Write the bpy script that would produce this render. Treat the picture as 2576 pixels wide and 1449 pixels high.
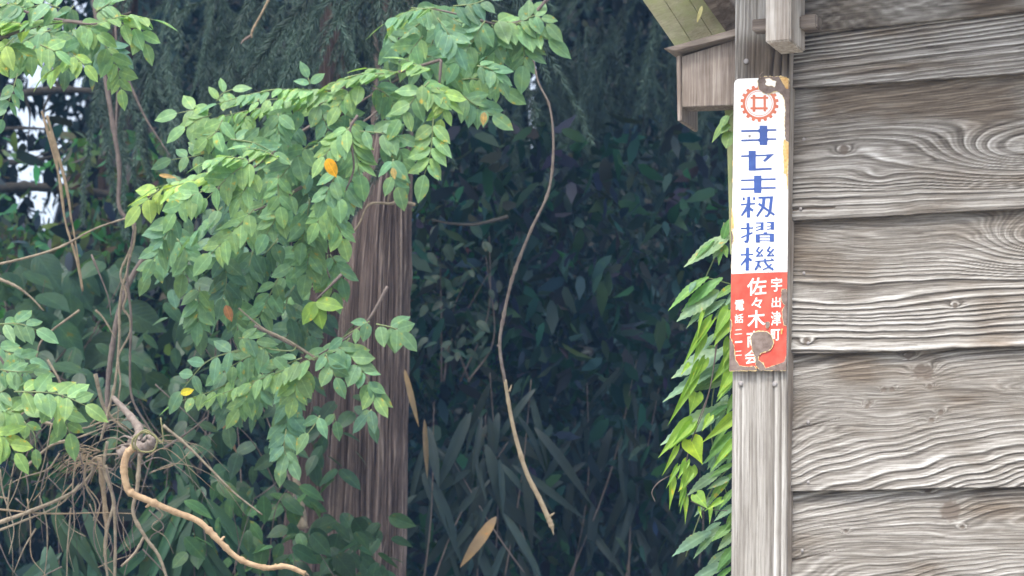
import bpy, bmesh, math, random
import numpy as np
from mathutils import Vector, Matrix, Quaternion, noise
from mathutils.geometry import tessellate_polygon

random.seed(7); rng = np.random.default_rng(7)
for o in list(bpy.data.objects): bpy.data.objects.remove(o)
S = bpy.context.scene; COL = S.collection
R = math.radians

# ------------------------------------------------------------------ camera, sky, sun, exposure
FP = 7305.0                                   # focal length in pixels of a 2576 px wide picture
CAM = Vector((0, 0, 1.55))
cd = bpy.data.cameras.new('camera'); cam = bpy.data.objects.new('camera', cd); COL.objects.link(cam)
cd.sensor_width = 36; cd.lens = FP / 2576 * 36; cd.clip_start = .05; cd.clip_end = 2000
ROT = Matrix.Rotation(R(100), 4, 'X') @ Matrix.Rotation(R(1.2), 4, 'Z')
cam.matrix_world = Matrix.Translation(CAM) @ ROT
cd.dof.use_dof = True; cd.dof.focus_distance = 6.6; cd.dof.aperture_fstop = 8.5
S.camera = cam
R3 = ROT.to_3x3()
SUN_EL, SUN_AZ = 58, 205                      # azimuth clockwise from +Y; the sun is behind the camera, a little to the left
w = bpy.data.worlds.new('World'); S.world = w; w.use_nodes = True
nt = w.node_tree; nt.nodes.clear()
sky = nt.nodes.new('ShaderNodeTexSky'); sky.sky_type = 'NISHITA'; sky.sun_disc = False
sky.sun_elevation = R(SUN_EL); sky.sun_rotation = R(SUN_AZ); sky.air_density = 1.0; sky.dust_density = 4.0; sky.ozone_density = 1.0
bg = nt.nodes.new('ShaderNodeBackground'); bg.inputs['Strength'].default_value = .15
ow = nt.nodes.new('ShaderNodeOutputWorld')
hs = nt.nodes.new('ShaderNodeHueSaturation'); hs.inputs['Saturation'].default_value = .5; hs.inputs['Value'].default_value = 1.25
nt.links.new(sky.outputs[0], hs.inputs['Color']); nt.links.new(hs.outputs[0], bg.inputs[0]); nt.links.new(bg.outputs[0], ow.inputs[0])
sl = bpy.data.lights.new('sun', 'SUN'); sl.energy = 1.5; sl.angle = R(9); sl.color = (1, .97, .93)
so = bpy.data.objects.new('sun', sl); COL.objects.link(so)
sd = Vector((math.sin(R(SUN_AZ)) * math.cos(R(SUN_EL)), math.cos(R(SUN_AZ)) * math.cos(R(SUN_EL)), math.sin(R(SUN_EL))))
so.rotation_euler = sd.to_track_quat('Z', 'Y').to_euler(); so.location = (0, -3, 12)
S.view_settings.view_transform = 'Standard'; S.view_settings.look = 'None'
S.view_settings.gamma = 1; S.view_settings.use_curve_mapping = False; S.view_settings.exposure = 1.12
S.render.engine = 'CYCLES'; S.cycles.max_bounces = 6; S.cycles.transparent_max_bounces = 4
S.cycles.use_denoising = True

# ------------------------------------------------------------------ helpers
def ray(x, y):
    return R3 @ Vector(((x - 1288) / FP, -(y - 724.5) / FP, -1))
def P(x, y, d):
    return CAM + ray(x, y) * d
FWD = R3 @ Vector((0, 0, -1)); RIGHT = R3 @ Vector((1, 0, 0)); UP = Vector((0, 0, 1))

def tag(o, label=None, cat=None, group=None, kind=None):
    if label: o['label'] = label
    if cat: o['category'] = cat
    if group: o['group'] = group
    if kind: o['kind'] = kind
    return o
def empty(name, loc, label=None, cat=None, group=None, rz=0):
    o = bpy.data.objects.new(name, None); COL.objects.link(o)
    o.location = loc; o.rotation_euler = (0, 0, rz); o.empty_display_size = .05
    return tag(o, label, cat, group)
def link(name, me, parent=None, mat=None):
    o = bpy.data.objects.new(name, me); COL.objects.link(o)
    if mat is not None and not me.materials: me.materials.append(mat)
    if parent is not None: o.parent = parent
    return o
def mesh(name, vs, fs, mat=None, smooth=False):
    me = bpy.data.meshes.new(name); me.from_pydata([tuple(v) for v in vs], [], fs); me.update()
    if smooth: me.polygons.foreach_set('use_smooth', [True] * len(me.polygons))
    if mat is not None: me.materials.append(mat)
    return me
def grid_mesh(name, V, nu, nv, mat, closed=False, attrs=None):
    """V: (nu*nv,3) array, index i*nv+j"""
    i, j = np.meshgrid(np.arange(nu - (0 if closed else 1)), np.arange(nv - 1), indexing='ij')
    i2 = (i + 1) % nu
    F = np.stack([i * nv + j, i2 * nv + j, i2 * nv + j + 1, i * nv + j + 1], -1).reshape(-1, 4)
    me = bpy.data.meshes.new(name)
    me.vertices.add(len(V)); me.vertices.foreach_set('co', V.astype(np.float32).ravel())
    me.loops.add(F.size); me.loops.foreach_set('vertex_index', F.ravel().astype(np.int32))
    me.polygons.add(len(F)); me.polygons.foreach_set('loop_start', np.arange(0, F.size, 4, dtype=np.int32))
    me.polygons.foreach_set('loop_total', np.full(len(F), 4, dtype=np.int32))
    me.polygons.foreach_set('use_smooth', np.ones(len(F), dtype=bool))
    me.update(calc_edges=True); me.validate()
    for k, a in (attrs or {}).items():
        at = me.attributes.new(k, 'FLOAT', 'POINT'); at.data.foreach_set('value', a.astype(np.float32).ravel())
    me.materials.append(mat)
    return me
def vnoise(x, y, seed=0):
    """smooth value noise, vectorised, -1..1"""
    xi = np.floor(x).astype(np.int64); yi = np.floor(y).astype(np.int64)
    xf = x - xi; yf = y - yi
    def h(a, b):
        n = (a * 374761393 + b * 668265263 + seed * 974634777) & 0xffffffff
        n = ((n ^ (n >> 13)) * 1274126177) & 0xffffffff
        return ((n ^ (n >> 16)) & 0xffff) / 32767.5 - 1
    sx = xf * xf * (3 - 2 * xf); sy = yf * yf * (3 - 2 * yf)
    a = h(xi, yi); b = h(xi + 1, yi); c = h(xi, yi + 1); d = h(xi + 1, yi + 1)
    return (a * (1 - sx) + b * sx) * (1 - sy) + (c * (1 - sx) + d * sx) * sy
def fbm(x, y, seed=0, o=3):
    s = 0; a = 1; t = 0
    for k in range(o):
        s = s + a * vnoise(x * 2 ** k, y * 2 ** k, seed + k * 17); t += a; a *= .5
    return s / t
def smooth_path(pts, n=8):
    """Catmull-Rom through Vectors"""
    if len(pts) == 2:
        return [pts[0].lerp(pts[1], k / n) for k in range(n + 1)]
    out = []
    q = [pts[0] * 2 - pts[1]] + list(pts) + [pts[-1] * 2 - pts[-2]]
    for i in range(1, len(q) - 2):
        p0, p1, p2, p3 = q[i - 1:i + 3]
        for k in range(n):
            t = k / n
            out.append(.5 * ((2 * p1) + (p2 - p0) * t + (2 * p0 - 5 * p1 + 4 * p2 - p3) * t * t + (3 * p1 - p0 - 3 * p2 + p3) * t ** 3))
    out.append(pts[-1].copy())
    return out
def tube(path, r0, r1=None, sides=6, knob=0.0, seed=0, name='tube', mat=None, origin=Vector((0, 0, 0)), n=8, rough=.0):
    """tapered tube along smooth path; r0, r1 radii"""
    if r1 is None: r1 = r0
    pts = smooth_path([Vector(p) for p in path], n)
    vs = []; fs = []; m = len(pts)
    ref = Vector((.31, .77, .2)).normalized()
    rnd = random.Random(seed)
    for i, p in enumerate(pts):
        t = (pts[min(i + 1, m - 1)] - pts[max(i - 1, 0)]).normalized()
        a = t.cross(ref).normalized(); b = t.cross(a)
        ref = b.cross(t) * -1 if False else ref
        f = i / (m - 1); r = r0 + (r1 - r0) * f
        if knob and rnd.random() < .16: r *= 1 + knob * (.4 + rnd.random())
        for k in range(sides):
            an = 2 * math.pi * k / sides
            rr = r * (1 + rough * (rnd.random() - .5))
            vs.append(p - origin + (a * math.cos(an) + b * math.sin(an)) * rr)
    for i in range(m - 1):
        for k in range(sides):
            k2 = (k + 1) % sides
            fs.append((i * sides + k, i * sides + k2, (i + 1) * sides + k2, (i + 1) * sides + k))
    fs.append(tuple(range(sides - 1, -1, -1))); fs.append(tuple((m - 1) * sides + k for k in range(sides)))
    return mesh(name, vs, fs, mat, True)
def box_mesh(name, lo, hi, mat, bevel=.002, jitter=0.0):
    bm = bmesh.new()
    bmesh.ops.create_cube(bm, size=1)
    for v in bm.verts:
        for k in range(3):
            v.co[k] = lo[k] + (v.co[k] + .5) * (hi[k] - lo[k])
    if jitter:
        for v in bm.verts: v.co += Vector([random.uniform(-jitter, jitter) for _ in range(3)])
    if bevel: bmesh.ops.bevel(bm, geom=list(bm.edges), offset=bevel, segments=2, affect='EDGES')
    me = bpy.data.meshes.new(name); bm.to_mesh(me); bm.free(); me.materials.append(mat)
    return me

# ------------------------------------------------------------------ materials
def newmat(name):
    m = bpy.data.materials.new(name); m.use_nodes = True
    n = m.node_tree.nodes; l = m.node_tree.links
    return m, n, l, n['Principled BSDF']
def ramp(n, stops):
    r = n.new('ShaderNodeValToRGB')
    while len(r.color_ramp.elements) > 1: r.color_ramp.elements.remove(r.color_ramp.elements[-1])
    r.color_ramp.elements[0].position = stops[0][0]; r.color_ramp.elements[0].color = (*stops[0][1], 1)
    for p, c in stops[1:]:
        e = r.color_ramp.elements.new(p); e.color = (*c, 1)
    return r
def mixrgb(n, l, mode, fac, a, b):
    m = n.new('ShaderNodeMix'); m.data_type = 'RGBA'; m.blend_type = mode
    for sock, v in ((m.inputs[0], fac), (m.inputs[6], a), (m.inputs[7], b)):
        if hasattr(v, 'links'): l.new(v, sock)
        elif isinstance(v, (int, float)): sock.default_value = v
        else: sock.default_value = (*v, 1)
    return m.outputs[2]
def noise_node(n, l, scale, detail=4, rough=.5, mapscale=None, coord='Object', dist=0):
    tc = n.new('ShaderNodeTexCoord'); nz = n.new('ShaderNodeTexNoise')
    nz.inputs['Scale'].default_value = scale; nz.inputs['Detail'].default_value = detail
    nz.inputs['Roughness'].default_value = rough; nz.inputs['Distortion'].default_value = dist
    if mapscale:
        mp = n.new('ShaderNodeMapping'); mp.inputs['Scale'].default_value = mapscale
        l.new(tc.outputs[coord], mp.inputs[0]); l.new(mp.outputs[0], nz.inputs[0])
    else: l.new(tc.outputs[coord], nz.inputs[0])
    return nz.outputs[0]
def bump(n, l, h, b, strength=.3, dist=.01):
    bp = n.new('ShaderNodeBump'); bp.inputs['Strength'].default_value = strength; bp.inputs['Distance'].default_value = dist
    l.new(h, bp.inputs['Height']); l.new(bp.outputs[0], b.inputs['Normal'])

def wood_plank_mat(name='weathered_cedar', fibs=(14, 30, 420), spks=(120, 60, 260)):
    """weathered cedar: colour follows the growth rings carried by the mesh"""
    m, n, l, b = newmat(name)
    g = n.new('ShaderNodeAttribute'); g.attribute_name = 'ring'
    q = n.new('ShaderNodeAttribute'); q.attribute_name = 'tone'
    kn = n.new('ShaderNodeAttribute'); kn.attribute_name = 'knot'
    fib = noise_node(n, l, 1, 5, .65, fibs)
    spk = noise_node(n, l, 1, 4, .7, spks)
    r = ramp(n, [(0, (.05, .043, .037)), (.16, (.112, .099, .086)), (.5, (.225, .209, .187)), (.8, (.40, .386, .36)), (1, (.60, .59, .57))])
    l.new(g.outputs['Fac'], r.inputs[0])
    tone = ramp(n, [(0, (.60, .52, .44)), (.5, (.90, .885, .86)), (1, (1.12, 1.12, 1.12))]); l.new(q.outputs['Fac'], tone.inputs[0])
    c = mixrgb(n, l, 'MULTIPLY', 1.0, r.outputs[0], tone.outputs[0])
    fr = ramp(n, [(.3, (.42, .39, .36)), (.44, (.86, .85, .84)), (.55, (1, 1, 1)), (.72, (1.24, 1.24, 1.24))]); l.new(fib, fr.inputs[0])
    c = mixrgb(n, l, 'MULTIPLY', .85, c, fr.outputs[0])
    sr = ramp(n, [(.28, (.75, .73, .7)), (.45, (1, 1, 1)), (.75, (1.12, 1.12, 1.12))]); l.new(spk, sr.inputs[0])
    c = mixrgb(n, l, 'MULTIPLY', .6, c, sr.outputs[0])
    c = mixrgb(n, l, 'MIX', kn.outputs['Fac'], c, (.12, .095, .075))
    l.new(c, b.inputs['Base Color']); b.inputs['Roughness'].default_value = .85
    b.inputs['Specular IOR Level'].default_value = .25
    bump(n, l, fib, b, .6, .003)
    return m
def timber_mat(name, dark, mid, light, axis='z', algae=None, stain=None):
    m, n, l, b = newmat(name)
    sc = {'z': (55, 55, 2.2), 'x': (2.2, 55, 55), 'zf': (130, 130, 4)}[axis]
    f1 = noise_node(n, l, 1, 5, .6, sc, dist=.6)
    f2 = noise_node(n, l, 1, 4, .7, tuple(k * 5 for k in sc))
    bl = noise_node(n, l, 9, 3, .6)
    r = ramp(n, [(.28, dark), (.5, mid), (.68, light)]); l.new(f1, r.inputs[0])
    fr = ramp(n, [(.3, (.72, .7, .68)), (.55, (1, 1, 1)), (.75, (1.15, 1.15, 1.15))]); l.new(f2, fr.inputs[0])
    c = mixrgb(n, l, 'MULTIPLY', .9, r.outputs[0], fr.outputs[0])
    br = ramp(n, [(.35, (.78, .74, .70)), (.62, (1.08, 1.08, 1.08))]); l.new(bl, br.inputs[0])
    c = mixrgb(n, l, 'MULTIPLY', .9, c, br.outputs[0])
    if algae:
        an = noise_node(n, l, 14, 4, .6, (1, 1, .6)); ar = ramp(n, [(.35, (0, 0, 0)), (.6, (1, 1, 1))]); l.new(an, ar.inputs[0])
        c = mixrgb(n, l, 'MIX', ar.outputs[0], c, algae)
    l.new(c, b.inputs['Base Color']); b.inputs['Roughness'].default_value = .85; b.inputs['Specular IOR Level'].default_value = .25
    bump(n, l, f2, b, .5, .003)
    return m
def plain(name, col, rough=.6, nscale=None, col2=None, metal=0, spec=.5, bumpd=0):
    m, n, l, b = newmat(name)
    b.inputs['Base Color'].default_value = (*col, 1); b.inputs['Roughness'].default_value = rough
    b.inputs['Metallic'].default_value = metal; b.inputs['Specular IOR Level'].default_value = spec
    if nscale:
        f = noise_node(n, l, nscale, 5, .65); r = ramp(n, [(.32, col), (.68, col2 or col)]); l.new(f, r.inputs[0])
        l.new(r.outputs[0], b.inputs['Base Color'])
        if bumpd: bump(n, l, f, b, .6, bumpd)
    return m
def leaf_mat(name, attr=None, transl=.38, rough=.42, spec=.4, veins=True):
    m, n, l, b = newmat(name)
    if attr:
        a = n.new('ShaderNodeAttribute'); a.attribute_name = attr; col = a.outputs['Color']
    else:
        a = n.new('ShaderNodeObjectInfo'); col = a.outputs['Color']
    f = noise_node(n, l, 3.5, 3, .6)
    fr = ramp(n, [(.3, (.78, .80, .8)), (.7, (1.2, 1.16, 1.1))]); l.new(f, fr.inputs[0])
    c = mixrgb(n, l, 'MULTIPLY', .8, col, fr.outputs[0])
    if not attr and veins:      # veins, drawn by the leaf's own length (x) and width (y)
        tc = n.new('ShaderNodeTexCoord'); sp = n.new('ShaderNodeSeparateXYZ'); l.new(tc.outputs['Object'], sp.inputs[0])
        ab = n.new('ShaderNodeMath'); ab.operation = 'ABSOLUTE'; l.new(sp.outputs[1], ab.inputs[0])
        m1 = n.new('ShaderNodeMath'); m1.operation = 'MULTIPLY_ADD'; l.new(ab.outputs[0], m1.inputs[0]); m1.inputs[1].default_value = -1.1; l.new(sp.outputs[0], m1.inputs[2])
        m2 = n.new('ShaderNodeMath'); m2.operation = 'MULTIPLY'; l.new(m1.outputs[0], m2.inputs[0]); m2.inputs[1].default_value = 52
        sn = n.new('ShaderNodeMath'); sn.operation = 'SINE'; l.new(m2.outputs[0], sn.inputs[0])
        vr = ramp(n, [(.0, (.975, .98, .975)), (.85, (1, 1, 1)), (1, (1.03, 1.03, 1.03))]); l.new(sn.outputs[0], vr.inputs[0])
        c = mixrgb(n, l, 'MULTIPLY', 1, c, vr.outputs[0])
        mr = ramp(n, [(.012, (1, 1, 1)), (.03, (0, 0, 0))]); l.new(ab.outputs[0], mr.inputs[0])
        c2 = mixrgb(n, l, 'MULTIPLY', 1, c, (1.35, 1.3, 1.35)); c = mixrgb(n, l, 'MIX', mr.outputs[0], c, c2)
        bump(n, l, sn.outputs[0], b, .10, .01)
    if not attr:      # brown and pale blemishes, different on every leaf
        oi = n.new('ShaderNodeObjectInfo'); tc2 = n.new('ShaderNodeTexCoord'); va = n.new('ShaderNodeVectorMath'); va.operation = 'MULTIPLY_ADD'
        cb = n.new('ShaderNodeCombineXYZ'); mu = n.new('ShaderNodeMath'); mu.operation = 'MULTIPLY'; mu.inputs[1].default_value = 61; l.new(oi.outputs['Random'], mu.inputs[0])
        l.new(mu.outputs[0], cb.inputs[0]); l.new(mu.outputs[0], cb.inputs[2]); va.inputs[1].default_value = (1, 1, 1); l.new(tc2.outputs['Object'], va.inputs[0]); l.new(cb.outputs[0], va.inputs[2])
        sp2 = n.new('ShaderNodeTexNoise'); sp2.inputs['Scale'].default_value = 3.2; sp2.inputs['Detail'].default_value = 3; l.new(va.outputs[0], sp2.inputs[0])
        sr2 = ramp(n, [(.67, (0, 0, 0)), (.70, (1, 1, 1))]); l.new(sp2.outputs[0], sr2.inputs[0])
        cs_ = mixrgb(n, l, 'MULTIPLY', 1, c, (1.9, 1.0, .65)); c = mixrgb(n, l, 'MIX', sr2.outputs[0], c, cs_)
        sr3 = ramp(n, [(.28, (.80, .86, .9)), (.5, (1, 1, 1)), (.66, (1.2, 1.12, .9))]); l.new(sp2.outputs[0], sr3.inputs[0])
        c = mixrgb(n, l, 'MULTIPLY', 1, c, sr3.outputs[0])
    l.new(c, b.inputs['Base Color']); b.inputs['Roughness'].default_value = rough; b.inputs['Specular IOR Level'].default_value = spec
    t = n.new('ShaderNodeBsdfTranslucent'); tcx = mixrgb(n, l, 'MULTIPLY', 1, c, (1.25, 1.35, .55)); l.new(tcx, t.inputs[0])
    mx = n.new('ShaderNodeMixShader'); mx.inputs[0].default_value = transl
    out = n['Material Output']; l.new(b.outputs[0], mx.inputs[1]); l.new(t.outputs[0], mx.inputs[2]); l.new(mx.outputs[0], out.inputs[0])
    return m
M = dict(
    plank=wood_plank_mat(), postface=wood_plank_mat('weathered_post_face', (420, 30, 12), (300, 60, 40)),
    post=timber_mat('weathered_post', (.20, .165, .135), (.37, .325, .275), (.55, .51, .45)),
    block=timber_mat('weathered_beam', (.26, .215, .18), (.50, .46, .41), (.68, .65, .60)),
    hood=timber_mat('weathered_hood_board', (.13, .105, .09), (.25, .21, .18), (.36, .32, .28), 'zf'),
    hoodtop=timber_mat('weathered_hood_cover', (.13, .105, .09), (.24, .205, .175), (.35, .31, .27), 'x'),
    eave=timber_mat('algae_eave_board', (.52, .51, .36), (.62, .61, .45), (.70, .69, .53), 'x', algae=(.48, .53, .28)),
    rear=timber_mat('algae_batten', (.22, .22, .12), (.35, .36, .2), (.45, .46, .3), 'z', algae=(.27, .33, .14)),
    nail=plain('galvanised_nail', (.22, .20, .19), .6, 60, (.34, .32, .31), .3),
    plate=plain('white_enamel', (.80, .80, .77), .22, 22, (.84, .85, .83)),
    red=plain('red_enamel', (.50, .038, .016), .3, 30, (.56, .09, .05)),
    blue=plain('blue_enamel', (.018, .052, .23), .3, 60, (.035, .085, .30)),
    orange=plain('orange_emblem_enamel', (.50, .10, .04), .35, 70, (.58, .17, .08)),
    whitelet=plain('white_lettering_enamel', (.80, .76, .68), .3, 90, (.86, .84, .80)),
    rust=plain('brown_rust', (.12, .085, .07), .9, 70, (.24, .19, .165), spec=.2, bumpd=.001),
    halo=plain('yellowed_enamel_edge', (.62, .40, .12), .6, 90, (.78, .68, .42)),
    rustor=plain('orange_rust_streak', (.48, .23, .06), .8, 120, (.72, .52, .22)),
    bark=None, 
    vine=plain('pale_vine_bark', (.15, .118, .082), .85, 55, (.30, .25, .18), bumpd=.002),
    vinedark=plain('dark_vine_bark', (.09, .07, .06), .85, 40, (.17, .135, .12)),
    twigdim=plain('shaded_twig_bark', (.028, .025, .02), .9, 40, (.06, .053, .043)),
    vinemid=plain('brown_vine_bark', (.13, .10, .085), .85, 60, (.24, .20, .17), bumpd=.002), tanpale=plain('pale_peeled_vine', (.27, .20, .12), .8, 60, (.42, .34, .23), bumpd=.002),
    tan=plain('peeled_cane', (.27, .175, .095), .75, 45, (.47, .335, .20), bumpd=.003),
    straw=plain('dry_straw_stalk', (.17, .125, .08), .9, 50, (.30, .23, .15)),
    stalk=plain('green_leaf_stalk', (.13, .19, .07), .6, 30, (.20, .24, .10)), tend=plain('olive_tendril', (.12, .12, .05), .7, 60, (.22, .21, .09)),
    leaf=leaf_mat('leaf', spec=.32, rough=.45), dleaf=leaf_mat('dark_leaf', 'tint', .22, .6, .12),
    blade=leaf_mat('blade', None, .25, .5, .35, False), needle=leaf_mat('conifer_needle', 'tint', .15, .6, .3),
    soil=plain('dark_forest_soil', (.018, .02, .016), .95, 3, (.035, .033, .026)),
    ground=plain('ground_pale_bounce', (.22, .21, .17), .95, 4, (.36, .34, .30)),  # unseen ground kept pale so it bounces light up under the eave
)
def bark_mat():
    m, n, l, b = newmat('fibrous_cedar_bark')
    g = n.new('ShaderNodeAttribute'); g.attribute_name = 'ring'
    r = ramp(n, [(.1, (.034, .024, .021)), (.45, (.088, .066, .059)), (.8, (.15, .118, .106)), (1, (.23, .19, .17))]); l.new(g.outputs['Fac'], r.inputs[0])
    f = noise_node(n, l, 1, 5, .7, (90, 90, 5)); fr = ramp(n, [(.3, (.6, .6, .6)), (.7, (1.3, 1.27, 1.25))]); l.new(f, fr.inputs[0])
    c = mixrgb(n, l, 'MULTIPLY', 1, r.outputs[0], fr.outputs[0])
    l.new(c, b.inputs['Base Color']); b.inputs['Roughness'].default_value = .95; b.inputs['Specular IOR Level'].default_value = .15
    bump(n, l, f, b, .6, .006)
    return m
M['bark'] = bark_mat()

# ------------------------------------------------------------------ ground, backdrop bank
def ground():
    n = 60; vs = []; fs = []
    for i in range(n + 1):
        for j in range(n + 1):
            x = (i / n * 2 - 1); y = (j / n * 2 - 1)
            x = math.copysign(abs(x) ** 2.2, x) * 150; y = math.copysign(abs(y) ** 2.2, y) * 150
            vs.append((x, y, .04 * noise.noise(Vector((x * .6, y * .6, 0)))))
    for i in range(n):
        for j in range(n):
            a = i * (n + 1) + j; fs.append((a, a + n + 1, a + n + 2, a + 1))
    tag(link('ground', mesh('ground', vs, fs, M['ground'], True)), kind='structure')
ground()
def backdrop_bank():
    # dark bank added behind the trees as a backdrop; lower towards the left where sky shows through the leaves
    nu, nv = 160, 40; vs = np.zeros((nu, nv, 3))
    for i in range(nu):
        az = -55 + 110 * i / (nu - 1)
        px = 1288 + FP * math.tan(R(max(-60, min(60, az))))
        el = 24
        def dip(c, wd, to):
            nonlocal el
            k = math.exp(-((px - c) / wd) ** 4); el = el * (1 - k) + to * k
        dip(70, 150, 10.4); dip(1340, 60, 12.2)
        for j in range(nv):
            f = j / (nv - 1)
            d = 19 + 9 * f
            top = 1.55 + math.tan(R(el)) * 28
            z = -.5 + (top + .5) * f ** .7
            q = Vector((az * .15, f * 5, 0))
            d += .8 * noise.noise(q * 2)
            vs[i, j] = (d * math.tan(R(az)) if abs(az) < 50 else d * math.tan(R(az)), d, z + .15 * noise.noise(q * 5))
    me = grid_mesh('backdrop_bank', vs.reshape(-1, 3), nu, nv, M['soil'])
    tag(link('backdrop_bank', me), kind='structure')
backdrop_bank()

# ------------------------------------------------------------------ the timber wall
YAW = -R(23)
W0 = P(1990, 724, 6.0)
WR = Vector((math.cos(YAW), math.sin(YAW), 0)); WN = Vector((math.sin(YAW), -math.cos(YAW), 0))   # WN points out of the wall
def L(x, y, out=0.0):
    """pixel of the photograph -> (u, z) on the plane parallel to the wall, out metres in front of it"""
    d = ray(x, y); p0 = W0 + WN * out
    t = (p0 - CAM).dot(WN) / d.dot(WN)
    p = CAM + d * t - W0
    return p.dot(WR), p.z
def LV(x, y, out=0.0):
    u, z = L(x, y, out); return Vector((u, -out, z))

EDGES = [(-250, -330), (88, 28), (223, 184), (555, 524), (890, 872), (1237, 1224), (1578, 1566)]
def knots_of(k):
    # (u, t, radius) small knots ; t is 0 at a board's bottom and 1 at its top
    return {5: [(.335, .80, .014), (.290, .95, .006), (.12, .67, .003), (.335, .98, .006), (.36, .68, .003)],
            4: [(.275, .81, .011), (.288, .80, .010), (.250, .92, .0055), (.200, .69, .0035), (.217, .69, .004), (.295, .70, .0035), (.318, .52, .004), (.300, .47, .0035), (.17, .60, .003), (.165, .58, .0035)],
            2: [(.117, .49, .007)], 3: [(.04, .08, .005), (.35, .30, .004)]}.get(k, [])
def field(k, u, t, H):
    s = u / .28
    G = lambda s0, t0, a, b, A: A * np.exp(-((s - s0) / a) ** 2 - ((t - t0) / b) ** 2)
    wob = fbm(s * .8, t * 1.6, k * 31 + 3, 2) + .12 * fbm(s * 5, t * 6, k * 31 + 5, 2)
    sig = lambda x: 1 / (1 + np.exp(-x))
    if k == 0: f = 9 * t - 1.6 * s + .8 * wob; amp = .30 + 0 * t
    elif k == 1: f = 11 * t - 1.1 * s + .5 * wob; amp = .55 + .45 * sig((t - .35) * 14) - .25 * sig((t - .9) * 30)
    elif k == 2:
        f = 22 * t - 2.6 * s * np.clip(t, .05, 1) + 1.0 * wob + G(1.95, .40, .80, .20, 9.0) + G(.66, .27, .20, .07, 1.2) - 1.2 * G(.5, .5, .6, .1, 1)
        amp = .30 + .62 * np.exp(-((t - .20) / .13) ** 2) + .50 * np.exp(-((t - .52) / .14) ** 2) * sig((s - .35) * 3) - .1 * sig((t - .75) * 20)
    elif k == 3:
        f = 20 * t - .8 * s + 1.1 * wob + G(1.9, .72, .50, .20, 8) + G(.75, .78, .55, .16, 2.0) + G(.35, .36, .6, .09, 1.6)
        amp = .14 + .82 * sig((.58 - t) * 18) + .60 * np.exp(-((s - 1.9) / .6) ** 2 - ((t - .66) / .16) ** 2)
    elif k == 4:
        f = 17 * t - 3.9 * s * (1 - .45 * t) + 1.1 * wob + .26 * np.sin(s * 13 + t * 9) * np.clip(.75 - t, 0, 1) + G(2.1, .66, .62, .07, 4.5) - G(.25, .55, .45, .25, 3.0)
        amp = .22 + .62 * sig((.40 - t) * 14) * (.6 + .4 * np.clip(s, 0, 1)) + .40 * sig((t - .82) * 20) - .45 * G(.35, .58, .45, .16, 1)
    elif k == 5:
        f = 16 * t - 3.9 * s * (1 - .4 * t) + 1.2 * wob + .28 * np.sin(s * 11 + 2 + t * 7) * np.clip(.7 - t, 0, 1) + G(2.0, .60, .8, .10, 4) - G(.3, .5, .5, .25, 2.2)
        amp = .30 + .35 * sig((t - .75) * 14) + .35 * sig((.4 - t) * 14) - .2 * G(.25, .45, .4, .16, 1)
    f = f + .55 * np.sin(f * .8 + k) + .12 * np.sin(f * 2.1 + k)
    for (ku, kt, kr) in knots_of(k):
        f = f + np.exp(-((u - ku) / (kr * 3.2)) ** 2 - (((t - kt) * H) / (kr * 1.6)) ** 2) * 1.1
    return f, np.clip(amp, .12, 1)
wall = empty('plank_wall', W0, 'weathered grey cedar clapboard wall of overlapping horizontal boards with raised wavy grain, right of the sign post', 'wall', rz=YAW)
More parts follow.
